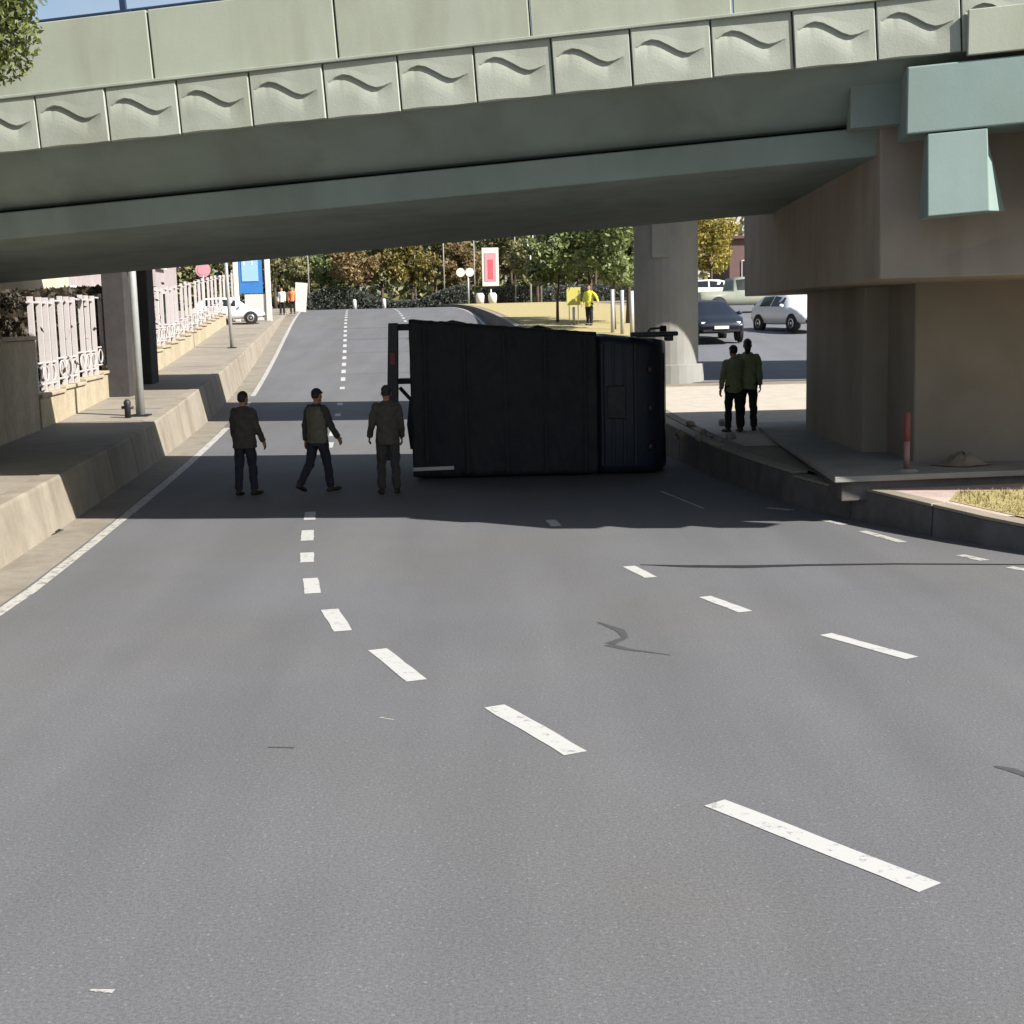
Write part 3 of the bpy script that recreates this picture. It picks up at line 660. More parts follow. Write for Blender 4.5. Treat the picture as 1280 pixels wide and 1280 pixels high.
    if stripe:
        for z0, a, b in ((.99, .187, .14), (1.16, .187, .138)):
            sm_ = MB(); sm_.loft([[U(Vector(p)) for p in ring(V(0, 0, z), a * k * bulk + .019, b * k * bulk + .021, 24)] for z in (z0, z0 + .05)], cap=False)
            sm_.build('reflective_band', M['reflect'], root, True)
        for sx in (-.09, .09):
            pts = [U(V(sx, -(.142 * bulk + .034 / 1), 1.03)), U(V(sx, -(.145 * bulk + .034), 1.2)), U(V(sx, -(.148 * bulk + .022), 1.33)), U(V(sx * .9, -(.12 * bulk + .012), 1.43))]
            MB().tube(pts, .024 * k, 8, sy=.35).build('brace_tape', M['reflect'], root, True)
    child(pants, 'trousers', trousers)
    for s_ in shoes: child(s_, 'shoe', 'shoe')
    hm = MB()
    if cap:
        hm.loft([hring(.035, .083, .103, -.004), hring(.07, .080, .098, -.006), hring(.10, .06, .075, -.006), hring(.125, .03, .035, -.006)])
        hm.tube([HP(-.05, .09, .045), HP(0, .13, .045), HP(.05, .09, .045)], [.012 * k] * 3, 8, ball=True)
        child(hm, 'cap', cap)
        h2 = MB(); h2.loft([hring(-.045, .06, .06, -.035), hring(0, .078, .07, -.03), hring(.05, .079, .085, -.02)]); child(h2, 'hair', 'hair')
    else:
        hm.loft([hring(-.055, .055, .05, -.042), hring(-.02, .079, .066, -.036), hring(.03, .082, .082, -.022), hring(.07, .080, .098, -.008), hring(.105, .058, .072, -.006), hring(.130, .025, .03, -.006)])
        if hairlong: hm.tube([HP(0, -.07, .04), HP(0, -.09, -.06), HP(0, -.08, -.16)], [.06 * k, .065 * k, .04 * k], 12, ball=True)
        child(hm, 'hair', 'hair')
    return root
def stand(px, py, z, dz=0.045):
    p = onz(px, py, z); return (p.x, p.y, z)

FOOT = .012
p = onz(309, 619, 0)
person((p.x, p.y, FOOT), math.radians(-22), 'leftmost of the three people on the road, in a dark jacket, feet apart', 'people on the road', H=1.74, top='coat_brown',
       legL=(-.05, .05), legR=(.10, .08), armL=(.13, .05, .25), armR=(.22, .10, .35), bulk=1.16, stripe=False, headturn=-.2)
p = onz(400, 616, 0)
person((p.x, p.y, FOOT), math.radians(-38), 'middle person on the road, slim, walking, in an olive vest and dark cap', 'people on the road', H=1.76, top='jacket_dark', vest='vest_olive', trousers='navy_cloth',
       legL=(-.22, .42), legR=(.22, .10), armL=(.10, -.25, .3), armR=(.16, .32, .25), cap='navy_cloth', stripe=False, bulk=.92)
p = onz(487, 617, 0)
person((p.x, p.y, FOOT), math.radians(8), 'person in a grey brown coat and cap standing right in front of the open tailgate', 'people on the road', H=1.80, top='coat_grey', trousers='jacket_dark', cap='jacket_dark',
       legL=(.02, .05), legR=(.04, .08), armL=(.22, .12, .5), armR=(.12, .1, .4), stripe=False, bulk=1.02)
p = onz(917, 541, zg(26.0))
person((p.x, p.y, zg(p.y) + FOOT), math.radians(20), 'person in an olive green top and cap beside the pier, left arm hanging', 'two people beside the pier', H=1.66, top='green_dark', trousers='black_cloth',
       legL=(.03, .06), legR=(-.02, .04), armL=(.20, .02, .1), armR=(.1, .2, .5), stripe=False, cap='navy_cloth', voxel=.011)
p = onz(937, 541, zg(26.0))
person((p.x, p.y + .25, zg(p.y) + FOOT), math.radians(-6), 'taller dark haired person in green at the right of the pair by the pier', 'two people beside the pier', H=1.77, top='green_dark', trousers='black_cloth',
       legL=(.02, .04), legR=(.05, .08), armL=(.1, .15, .3), armR=(.14, .05, .2), stripe=False, hairlong=True, voxel=.011)
p = at(737, 418, 61)
person((p.x, 61, zg(61) + FOOT), math.radians(150), 'person in a bright yellow vest on the far grass beyond the truck', 'far people', H=1.78, top='vest_yel', trousers='black_cloth', stripe=False,
       armL=(.75, .2, .2), armR=(.2, .1, .3), legL=(.1, .1), legR=(-.1, .1), voxel=.016)
for px_, Y_, t_, lab in ((353, 88, 'shirt_white', 'person in a white top at the far end of the left pavement'), (366, 89, 'vest_org', 'person in an orange jacket at the far end of the left pavement')):
    p = at(px_, 388, Y_); person((p.x, Y_, zl(Y_) + FOOT), math.radians(170), lab, 'far people', H=1.72, top=t_, trousers='black_cloth', stripe=False, voxel=.018)

# ------------------------------------------------------------------ overturned truck: lies on its side, roof and tarpaulin towards the camera
TY = 24.6
truck = empty('overturned_truck', (.4, TY + 1.2, 0)); tag(truck, 'dark navy tipper truck lying on its side across the road under the bridge', 'truck')
def tadd(mb, name, m, bevel=0, smooth=False):
    o = mb.build(name, M[m], None, smooth, bevel); o.data.transform(Matrix.Translation((-.4, -TY - 1.2, 0))); o.parent = truck; return o
XL, XM, XR = at(515, 500, TY).x, at(742, 500, TY).x, at(841, 500, TY).x
zt = lambda px, py: at(px, py, TY).z
tz = lambda x: float(np.interp(x, [XL, XM, XR], [zt(510, 402), zt(742, 418), zt(820, 421)]))
# cargo body: side walls, floor, headboard
def slab(x0, x1, y0, y1, z0, f): return MB().hexa([(x0, y0, z0), (x1, y0, z0), (x1, y1, z0), (x0, y1, z0)], [(x0, y0, f(x0)), (x1, y0, f(x1)), (x1, y1, f(x1)), (x0, y1, f(x0))])
tadd(slab(XL, XM, TY + .10, TY + 1.62, .03, lambda x: tz(x) - .04), 'cargo_body', 'tblue', .03)
# tarpaulin: wrinkled sheet over the bows, ragged upper edge
rows = []; nx = 60; nz = 30; rg = random.Random(3)
edge = [rg.uniform(-.05, .05) for _ in range(nx + 1)]
for j in range(nz + 1):
    row = []
    for i in range(nx + 1):
        x = XL - .02 + (XM - XL + .09) * i / nx; t = j / nz
        bow = .012 * math.cos(2 * math.pi * (i / nx) * 6)
        z = .05 + (tz(x) + edge[i] * .10 - .02) * t
        yy = TY + .05 - bow - .05 * math.sin(math.pi * t) + .012 * math.sin(i * 1.7 + j * .9) + .01 * math.sin(j * 2.3 - i * .6)
        row.append((x, yy, z))
    rows.append(row)
top = [(p[0], p[1] + .35 + .08 * math.sin(i * .8), p[2] + .012 + .004 * math.sin(i * 1.3)) for i, p in enumerate(rows[-1])]
mb = MB(); mb.loft(rows + [top], cap=False, closed=False); o = tadd(mb, 'tarpaulin', 'tarp', smooth=True)
so_ = o.modifiers.new('solid', 'SOLIDIFY'); so_.thickness = .012
for i in range(7):
    x = XL + (XM - XL) * (i + .02) / 6.04; tadd(MB().box((x + .02, TY + .86, tz(x) - .06), (.07, 1.4, .09)), 'rib', 'tblue', .01)
for x, h in ((XL + .75, .03), (XL + 2.3, .05)):
    tadd(MB().tube([(x - .18, TY + .35, tz(x) + h * .3), (x, TY + .38, tz(x) + h), (x + .25, TY + .36, tz(x) + h * .2)], [.03, .05, .02], 8), 'tarp_fold', 'tarp', smooth=True)
# tailgate swung open at the rear (left)
xa, xb = at(486, 450, TY).x, at(498, 450, TY).x
mb = MB(); mb.hexa([(xa - .12, TY + .1, .35), (xb - .08, TY + .1, .35), (xb - .08, TY + .32, .35), (xa - .12, TY + .32, .35)], [(xa, TY + .1, tz(XL) - .02), (xb, TY + .1, tz(XL) - .02), (xb, TY + .32, tz(XL) - .02), (xa, TY + .32, tz(XL) - .02)])
tadd(mb, 'tailgate', 'tblue', .02)
tadd(MB().box(((xa + XL) / 2 + .03, TY + .6, tz(XL) - .10), (XL - xa + .1, .5, .12)), 'hinge_bar', 'steel', .01)
tadd(MB().box(((xb + XL) / 2, TY + .6, tz(XL) * .62), (XL - xb + .1, .3, .10)), 'latch', 'steel', .01)
tadd(MB().tube([(xb - .02, TY + .4, tz(XL) * .58), (XL - .03, TY + .3, tz(XL) * .50), (XL + .02, TY + .2, tz(XL) * .40)], .035, 8), 'chain', 'steel')
tadd(MB().tube([(XL - .02, TY + .15, .55), (XL - .03, TY + .15, 1.0), (XL, TY + .12, 1.5)], [.05, .09, .05], 8), 'torn_flap', 'tarp', smooth=True)
tadd(MB().box((XL + .35, TY - .02, .20), (.75, .04, .07), (0, -.02, 0)), 'bumper_bar', 'galv', .01)
# cab (right): rounded loft, seen from its roof
rings = []
for x, y0, y1, z0, z1 in [(XM + .05, TY + .10, TY + 1.9, .05, tz(XM) - .04), (XM + .25, TY + .04, TY + 1.95, .03, tz(XM) - .01), (XR - .45, TY + .06, TY + 1.95, .03, tz(XR) - .03), (XR - .16, TY + .3, TY + 1.95, .05, tz(XR) - .06), (XR - .04, TY + .75, TY + 1.95, .07, tz(XR) - .09)]:
    pts = []
    r = .16
    for cx, cz, a0 in ((y0 + r, z0 + r, 180), (y1 - r, z0 + r, 270), (y1 - r, z1 - r, 0), (y0 + r, z1 - r, 90)):
        for q in range(5):
            a = math.radians(a0 + 90 * q / 4); pts.append((x, cx + r * math.cos(a), cz + r * math.sin(a)))
    rings.append(pts)
cab = tadd(MB().loft(rings), 'cab', 'tblue', smooth=True)
cab.data.polygons.foreach_set('use_smooth', [len(p.vertices) == 4 for p in cab.data.polygons])
for k in range(4):
    x = XM + .16 + .20 * k; tadd(MB().box((x, TY + .035, tz(XM) * .5), (.04, .05, tz(XM) * .86)), 'roof_rib', 'tblue', .01)
tadd(MB().add([(XR - .10, TY + .42, .25), (XR - .02, TY + 1.0, .25), (XR - .02, TY + 1.0, tz(XR) - .3), (XR - .10, TY + .42, tz(XR) - .3)], [(0, 1, 2, 3)]), 'windscreen', 'glass')
tadd(MB().box((XR - .28, TY + .7, tz(XR) + .005), (.62, .75, .03)), 'side_window', 'glass', .005)
mb = MB(); mb.box((XR - .32, TY + .1, tz(XR) + .05), (.85, .22, .08)); mb.box((XR - .05, TY + .15, tz(XR) - .02), (.14, .28, .12)); tadd(mb, 'sun_visor', 'tblue', .02)
tadd(MB().tube([(XR - .45, TY + .5, tz(XR)), (XR - .35, TY + .45, tz(XR) + .14), (XR - .15, TY + .42, tz(XR) + .15)], .022, 8), 'mirror_arm', 'steel')
tadd(MB().box((XR - .12, TY + .42, tz(XR) + .12), (.12, .10, .15)), 'mirror', 'black', .02)
for i in range(5):
    x = XL + .25 + (XM - XL - .4) * i / 4
    tadd(MB().box((x, TY - .02, tz(x) * .5), (.035, .012, tz(x) * .93), (0, R.uniform(-.03, .03), 0)), 'strap', 'strap')
tadd(MB().box((XM + .42, TY + .02, tz(XM) * .52), (.34, .05, .6)), 'roof_hatch', 'steel', .02)
for z in (.5, 1.2, 1.9): tadd(MB().ball((XR - .40, TY + .04, z), (.05, .04, .08)), 'marker_lamp', 'lamp_amber', smooth=True)
tadd(MB().box((xa + .10, TY + .08, 1.15), (.10, .02, .45)), 'number_plate', 'galv')
for z in (.62, 2.2): tadd(MB().box((xa + .06, TY + .085, z), (.10, .03, .22)), 'tail_lamp', 'red_faded', .01)
# chassis, axles and wheels on the far side
for z in (.85, 1.75): tadd(MB().box(((XL + XR) / 2, TY + 2.02, z), (XR - XL - .3, .22, .10)), 'chassis_rail', 'steel', .01)
def wheel(x, zc):
    o = tadd(MB().loft([[(x + r * math.cos(a), TY + 2.35 + r * math.sin(a), z) for a in [2*math.pi*q/24 for q in range(24)]] for r, z in ((.30, zc - .13), (.45, zc - .13), (.48, zc - .09), (.48, zc + .09), (.45, zc + .13), (.30, zc + .13))]), 'wheel', 'black', smooth=True)
    MB().loft([[(x + r * math.cos(a) - .4, 1.15 + r * math.sin(a), z) for a in [2*math.pi*q/16 for q in range(16)]] for r, z in ((.29, zc - .10), (.18, zc - .05), (.08, zc + .1), (.08, zc + .14))]).build('rim', M['galv'], o, True)
for x in (XL + .8, XM + .5):
    tadd(MB().tube([(x, TY + 2.35, .2), (x, TY + 2.35, 2.3)], .07, 10), 'axle', 'steel')
    wheel(x, .24); wheel(x, 2.22)
tadd(MB().tube([(XM - .6, TY + 2.1, 2.0), (XM - .6, TY + 2.1, 2.5)], .28, 16), 'fuel_tank', 'steel', .02)

# rubble beside the cab
for i in range(9):
    p = onz(845 + 9 * i + R.uniform(-4, 4), 548 + R.uniform(-8, 8), .5); s_ = R.uniform(.06, .16); p.z = max(zg(p.y), .1) + s_ * .3
    mb = MB(); mb.ball((0, 0, 0), (s_, s_ * R.uniform(.6, 1), s_ * R.uniform(.5, .8)), nu=7, nv=4)
    mb.v = [tuple(c * R.uniform(.8, 1.15) for c in v) for v in mb.v]
    o = mb.build('rubble_stone', M['kerb'], None, False, .008, p, (R.random(), R.random(), R.random()))
    tag(o, ['first', 'second', 'third', 'fourth', 'fifth', 'sixth', 'seventh', 'eighth', 'last'][i] + ' broken stone counting from the overturned cab towards the two people', 'stone', 'broken stones by the cab')

# ------------------------------------------------------------------ street furniture
def pole(name, base, h, r0, r1, m, label, cat, lean=(0, 0), arm=None, group=None, foot=True):
    root = empty(name, base); tag(root, label, cat, group)
    tip = Vector((lean[0] * h, lean[1] * h, h))
    MB().tube([(0, 0, 0), tip * .5, tip], [r0, (r0 + r1) / 2, r1], 14).build('shaft', M[m], root, True)
    if foot: MB().box((0, 0, .02), (r0 * 4, r0 * 4, .04)).build('base_plate', M['steel'], root, bevel=.005)
    if arm:
        MB().tube([tip, tip + Vector((arm[0] * .5, arm[1] * .5, .35)), tip + Vector((arm[0], arm[1], .45))], [r1, r1 * .8, r1 * .7], 10).build('arm', M[m], root, True)
        hd = tip + Vector((arm[0] * 1.15, arm[1] * 1.15, .45)); MB().ball(hd, (.34, .16, .08)).build('lamp_head', M['galv'], root, True)
    return root
b = onz(176, 522, .80); b = at(176, 522, 31.2); b.z = zl(31.2)
pole('lamp_post', b, 6.6, .105, .07, 'galv', 'thick grey lamp post on the left pavement just behind the bridge', 'lamp post', lean=(0.0, 0))
hyd = empty('hydrant', at(160, 521, 30.8)); hyd.location.z = zl(30.8); tag(hyd, 'small dark hydrant at the foot of the left lamp post', 'hydrant')
MB().tube([(0, 0, 0), (0, 0, .25), (0, 0, .36), (0, 0, .42)], [.07, .07, .085, .04], 12).build('body', M['steel'], hyd, True)
MB().tube([(-.13, 0, .24), (.13, 0, .24)], .035, 10).build('outlet', M['steel'], hyd, True)
b = at(290, 430, 57.5); b.z = zl(57.5)
pole('lamp_post', b, 6.0, .085, .06, 'galv', 'thin leaning pole on the far left pavement before the blue panel', 'pole', lean=(-.025, 0))
# red and white marker post at the pier
mp_ = empty('marker_post', onz(1133, 589, .655)); tag(mp_, 'dull red two tone marker post standing on the plinth before the pier', 'post')
MB().tube([(0, 0, .03), (0, 0, .42)], .042, 14).build('lower_sleeve', M['post_pale'], mp_, True); MB().tube([(0, 0, .42), (0, 0, .80), (0, 0, .83)], [.042, .042, .02], 14).build('upper_sleeve', M['red_faded'], mp_, True)
MB().tube([(0, 0, 0), (0, 0, .035)], [.17, .12], 16).build('base', M['grey_conc'], mp_)
# sand pile at the pier foot
mb = MB(); rows = []
for j in range(9):
    rows.append([(.42 * j / 8 * math.cos(2*math.pi*q/20) * (1 + .15 * math.sin(q * 2.1)), .3 * j / 8 * math.sin(2*math.pi*q/20) * (1 + .12 * math.cos(q * 1.3)), .15 * (math.cos(math.pi * j / 8) + 1) / 2 * (1 + .25 * math.sin(q * 1.9 + j)) + R.uniform(0, .018)) for q in range(20)])
mb.loft(rows, cap=False); p = onz(1208, 583, .655); o = mb.build('sand_heap', M['soil'], None, True, 0, (p.x, p.y + .2, .66)); tag(o, 'low heap of pinkish sand at the foot of the pier', 'sand heap')

# ------------------------------------------------------------------ left boundary: solid wall, low stone wall with white picket fence
XF = lambda y: xl(y) - 2.98 - max(0, (y - 40)) * .010
def wall_run(name, y0, y1, h, th, m, label, step, dx=0., cop=True):
    root = empty(name, (XF(y0) + dx, y0, zl(y0))); tag(root, label, 'wall'); y = y0; O = Vector(root.location)
    while y < y1 - .05:
        e = min(y + step, y1); a = XF(y) + dx; b_ = XF(e - .02) + dx; za, zb = zl(y), zl(e)
        q = lambda x, yy, z: Vector((x, yy, z)) - O
        zc = (za + zb) / 2 + h
        MB().hexa([q(a - th, y, za - .3), q(a, y, za - .3), q(b_, e - .02, zb - .3), q(b_ - th, e - .02, zb - .3)], [q(a - th, y, zc), q(a, y, zc), q(b_, e - .02, zc), q(b_ - th, e - .02, zc)]).build('wall_block', M[m], root, bevel=.015)
        if cop: MB().hexa([q(a - th - .05, y, zc + .003), q(a + .05, y, zc + .003), q(b_ + .05, e - .02, zc + .003), q(b_ - th - .05, e - .02, zc + .003)], [q(a - th - .05, y, zc + .08), q(a + .05, y, zc + .08), q(b_ + .05, e - .02, zc + .08), q(b_ - th - .05, e - .02, zc + .08)]).build('coping_stone', M['stone'], root, bevel=.015)
        y = e
    return root
wall_run('garden_wall', 12, 28.6, 1.88, .35, 'stone', 'tall pale stone garden wall at the far left, mostly in the bridge shadow', 2.76)
wall_run('low_wall', 28.7, 86, .62, .3, 'stone', 'low cream stone wall in steps under the white picket fence', 2.4)
fence = empty('picket_fence', (XF(29) - .15, 29, zl(29))); tag(fence, 'white metal picket fence on the low wall along the left pavement', 'fence')
pk = MB().box((0, 0, 1.02), (.11, .10, 2.04)).mesh('picket', M['white_metal'])
pk2 = MB().box((0, 0, .36), (.045, .12, .6)).mesh('picket', M['white_metal'])
FO = Vector(fence.location)
def step_top(y):
    i = math.floor((y - 28.7) / 2.4); a = 28.7 + 2.4 * i; e = min(a + 2.4, 86); return (zl(a) + zl(e)) / 2 + .70
y = 29.0; i = 0
while y < 85.5:
    zb = step_top(y); yaw = math.atan2(XF(y) - XF(y + .5), .5)
    grp = (i // 8) % 2
    o = link('picket', pk, fence, Vector((XF(y) - .15, y, zb)) - FO, (0, 0, yaw))
    y += (.72 if i % 3 else .96) * (y / 33) ** 1.5; i += 1
y = 28.7
while y < 85.5:
    e = min(y + 2.38, 86); zb = step_top(y + .1)
    for hz in (.16, .62, 1.92):
        a, b_ = Vector((XF(y) - .15, y, zb + hz)) - FO, Vector((XF(e) - .15, e, zb + hz)) - FO
        MB().tube([a, b_], .026, 6).build('rail', M['white_metal'], fence)
    a = Vector((XF(y) - .15, y, zb + .39)) - FO
    for q in range(3):
        c = Vector((XF(y + .45 + .7 * q) - .15, y + .45 + .7 * q, zb + .39)) - FO
        pts = [c + Vector((.035, .17 * math.cos(t), .17 * math.sin(t))) for t in [2*math.pi*s_/16 for s_ in range(17)]]
        MB().tube(pts, .02, 5, cap=False).build('ring', M['white_metal'], fence, True)
    y += 2.4

# ------------------------------------------------------------------ buildings on the left behind the fence
def building(name, x0, x1, y0, y1, z0, h, wallm, label, win=(), roofm='roof', face='x', eave=.35):
    root = empty(name, ((x0 + x1) / 2, (y0 + y1) / 2, z0)); tag(root, label, 'building'); O = Vector(root.location)
    MB().box((0, 0, h / 2), (x1 - x0, y1 - y0, h)).build('wall', M[wallm], root)
    MB().box((0, 0, h + .13), (x1 - x0 + 2 * eave, y1 - y0 + 2 * eave, .25)).build('roof', M[roofm], root, bevel=.03)
    for (yy, zz, ww, hh) in win:
        if face == 'x': c = Vector((x1, yy, z0 + zz)) - O; f = MB().box(c + Vector((.03, 0, 0)), (.10, ww + .16, hh + .16)); g_ = MB().box(c + Vector((.065, 0, 0)), (.05, ww, hh)); sl = MB().box(c + Vector((.09, 0, -hh / 2 - .12)), (.22, ww + .3, .07)); mu = MB().box(c + Vector((.095, 0, 0)), (.03, .05, hh))
        else: c = Vector((yy, y0, z0 + zz)) - O; f = MB().box(c + Vector((0, -.03, 0)), (ww + .16, .10, hh + .16)); g_ = MB().box(c + Vector((0, -.065, 0)), (ww, .05, hh)); sl = MB().box(c + Vector((0, -.09, -hh / 2 - .12)), (ww + .3, .22, .07)); mu = MB().box(c + Vector((0, -.095, 0)), (.05, .03, hh))
        o = f.build('window', M['white'], root, bevel=.01); g_.build('pane', M['glass'], o); sl.build('sill', M['white'], o); mu.build('mullion', M['white'], o)
    return root
building('house', -24, -14.6, 31, 46, .9, 6.4, 'cream', 'cream plastered house behind the near part of the picket fence', [(33, 1.6, 1.2, 1.4), (36, 1.6, 1.2, 1.4), (39, 1.6, 1.2, 1.4), (42, 1.6, 1.2, 1.4), (33, 4.6, 1.2, 1.4), (36, 4.6, 1.2, 1.4), (39, 4.6, 1.2, 1.4), (42, 4.6, 1.2, 1.4)])
building('white_block', -32, -19.6, 52, 82, 2.2, 9, 'pinkish', 'long pinkish white building behind the far end of the picket fence', [(54 + 4 * i, z, 1.6, 1.7) for i in range(7) for z in (1.6, 4.8)])
building('garden_shed', -20, -13.2, 22, 28, .6, 2.7, 'cream', 'low cream outbuilding behind the tall garden wall', [(24, 1.6, .9, 1.0), (26.2, 1.6, .9, 1.0)])
hr = np.random.default_rng(29); n = 16000; hy = hr.uniform(29.5, 50, n); hx = np.array([XF(v) for v in hy]) - .9 + hr.normal(0, .25, n); hz = np.array([zl(v) for v in hy]) + .3 + 2.6 * hr.random(n) ** .8
SHADE_LEAF_PTS = np.stack([hx, hy, hz], 1)
# blue advertising panel with white pillars, white parked van, round sign
bp_ = at(314, 360, 80)
pan = empty('blue_panel', (bp_.x, 80, zl(80))); tag(pan, 'tall blue hoarding panel between white pillars at the end of the left pavement', 'hoarding')
MB().box((0, 0, 2.9), (1.35, .12, 2.6)).build('board', M['sign_blue'], pan, bevel=.01)
MB().box((-.02, -.08, 3.15), (.95, .03, 1.7)).build('pale_figure', M['sky_blue'], pan)
MB().box((-.35, -.085, 3.7), (.10, .04, 1.0)).build('white_bar', M['sign_white'], pan); MB().box((.12, -.085, 3.7), (.08, .04, 1.0)).build('white_bar', M['sign_white'], pan)
MB().box((.2, 0, .8), (1.2, .10, 1.5)).build('white_base', M['white'], pan, bevel=.01)
for dx in (-.85, .98): MB().box((dx, 0, 2.6), (.28, .3, 5.2)).build('pillar', M['white'], pan, bevel=.02)
rs = empty('round_sign', (at(257, 400, 66).x, 66, zl(66))); tag(rs, 'round pinkish red sign on a pole seen through the far fence', 'sign')
MB().tube([(0, 0, 0), (0, 0, 3.4)], .035, 10).build('post', M['galv'], rs, True)
o = MB().tube([(0, -.02, 3.15), (0, .02, 3.15)], .36, 24).build('disc', M['sign_pink'], rs); MB().tube([(0, -.035, 3.15), (0, -.021, 3.15)], .26, 24).build('face', M['sign_pink'], o)

# ------------------------------------------------------------------ cars
def car(loc, rz, paint, label, L=4.2, Wd=1.76, kind='hatch', group='parked cars beyond the pier'):
    root = empty('parked_car', loc, rz); tag(root, label, 'car', group)
    hw = Wd / 2
    if kind == 'hatch': st = [(-.50, .55, .60, .80, .70), (-.485, .40, .82, .90, .80), (-.44, .33, .95, .97, .88), (-.40, .30, .96, 1.30, .66), (-.32, .30, .95, 1.44, .62), (-.10, .27, .93, 1.48, .63), (.05, .27, .92, 1.46, .62), (.13, .27, .92, 1.38, .63), (.27, .30, .92, .98, .86), (.40, .32, .82, .86, .84), (.47, .36, .70, .74, .80), (.50, .45, .58, .62, .72)]
    else: st = [(-.50, .60, .80, 1.02, .84), (-.485, .48, .98, 1.05, .88), (-.44, .42, 1.05, 1.08, .90), (-.30, .40, 1.05, 1.08, .90), (-.14, .38, 1.05, 1.08, .90), (-.12, .38, 1.05, 1.72, .68), (.0, .38, 1.04, 1.78, .68), (.12, .38, 1.03, 1.74, .67), (.23, .40, 1.03, 1.10, .88), (.38, .42, 1.0, 1.04, .86), (.47, .46, .90, .95, .82), (.50, .55, .70, .76, .75)]
    rings = []
    for f, zb, zs, zt_, tw in st:
        e = 1 - .9 * max(0, abs(f) - .42) ** 1.1 * 2
        W_ = hw * e; T = hw * tw
        half = [(W_ * .80, zb), (W_ * .96, zb + .06), (W_, zb + .5 * (zs - zb)), (W_ * .97, zs), (T, zt_ - .05), (T * .88, zt_ - .012), (T * .4, zt_)]
        rings.append([(x, f * L, z) for x, z in half] + [(-x, f * L, z) for x, z in reversed(half)])
    body = MB().loft(rings).build('body', M[paint], root, True)
    def patch(name, i0, i1, k0, k1, m, a=.06, b_=.94, c=.1, d=.9, par=None):
        A, Bq = [Vector(p) for p in rings[i0]], [Vector(p) for p in rings[i1]]
        f = lambda u, v: (A[k0].lerp(A[k1], v)).lerp(Bq[k0].lerp(Bq[k1], v), u)
        pts = [f(a, c), f(b_, c), f(b_, d), f(a, d)]
        n = (pts[1] - pts[0]).cross(pts[3] - pts[0]).normalized(); cen = sum(pts, Vector()) / 4
        if n.dot(cen - Vector((0, cen.y * .6, .7))) < 0: n = -n
        vs = [p + n * .012 for p in pts] + [p - n * .02 for p in pts]
        MB().add(vs, [(0, 1, 2, 3), (7, 6, 5, 4), (0, 4, 5, 1), (1, 5, 6, 2), (2, 6, 7, 3), (3, 7, 4, 0)]).build(name, M[m], par or root)
    if kind == 'hatch':
        patch('windscreen', 7, 8, 4, 9, 'glass', .02, .92, .04, .96); patch('rear_window', 2, 3, 4, 9, 'glass', .2, .95, .08, .92)
        for k0, k1 in ((3, 4), (10, 9)): patch('side_window', 4, 5, k0, k1, 'glass'); patch('side_window', 5, 7, k0, k1, 'glass', .04, .9)
    else:
        patch('windscreen', 7, 8, 4, 9, 'glass', .04, .92, .04, .96); patch('rear_window', 4, 5, 4, 9, 'glass', .2, .9, .1, .9)
        for k0, k1 in ((3, 4), (10, 9)): patch('side_window', 5, 6, k0, k1, 'glass', .1, .95); patch('side_window', 6, 7, k0, k1, 'glass', .05, .95)
    zf = st[-2][2]
    for sx in (-1, 1):
        o = MB().ball((sx * hw * .66, L * .462, zf - .07), (.19, .11, .085)).build('headlight', M['car_light'], root, True)
        MB().ball((sx * hw * .72, -L * .475, st[2][2] - .12), (.12, .08, .12)).build('tail_light', M['red'], root, True)
        MB().ball((sx * (hw + .10), L * .17, st[6][2] + .08), (.10, .06, .07)).build('mirror', M[paint], root, True)
    MB().box((0, L * .492, zf - .14), (hw * .8, .05, .10)).build('grille', M['black'], root, bevel=.01)
    MB().box((0, L * .485, .40), (hw * 1.5, .10, .13)).build('lower_intake', M['black'], root, bevel=.02)
    MB().box((0, L * .505, .50), (.52, .02, .11)).build('number_plate', M['sign_white'], root)
    r = .32 if kind == 'hatch' else .38
    for sx in (-1, 1):
        for fy in (-.31, .31):
            c = (sx * (hw - .10), fy * L, r)
            MB().tube([(c[0] - sx * .0 + sx * .0, c[1], c[2]), (c[0] + sx * .112, c[1], c[2])], r + .055, 22).build('wheel_arch', M['black'], root)
            wv = MB().loft([[(c[0] + sx * q, c[1] + rr * math.cos(t), c[2] + rr * math.sin(t)) for t in [2*math.pi*s_/22 for s_ in range(22)]] for rr, q in ((r * .6, -.1), (r, -.09), (r, .09), (r * .92, .122), (r * .62, .122))]).build('wheel', M['black'], root, True)
            MB().loft([[(c[0] + sx * q, c[1] + rr * math.cos(t), c[2] + rr * math.sin(t)) for t in [2*math.pi*s_/18 for s_ in range(18)]] for rr, q in ((r * .64, .110), (r * .58, .126), (r * .2, .115), (r * .12, .135))]).build('rim', M['chrome'], wv, True)
    return root
def place(px, py, Y): 
    p = at(px, py, Y); return (p.x, Y, zg(Y) + .016)
car(place(992, 413, 54.5), math.radians(180 + 20), 'car_white', 'white hatchback on the side road, half hidden by the pier', L=4.0)
car(place(926, 392, 69), math.radians(-78), 'car_sage', 'pale sage green pickup crossing the side road behind the white car', L=4.9, Wd=1.85, kind='pickup')
car(place(886, 420, 50.5), math.radians(180 + 4), 'car_dark', 'dark navy car facing the camera just right of the grey pier', L=4.2)
car(place(893, 366, 86), math.radians(-90), 'car_white', 'farthest white car, under the yellow tree', L=4.3)
car((at(292, 392, 77).x - .3, 77, zl(77) + .012), math.radians(-80), 'car_white', 'white car parked in front of the blue hoarding on the left', L=4.0, group='parked cars on the left')

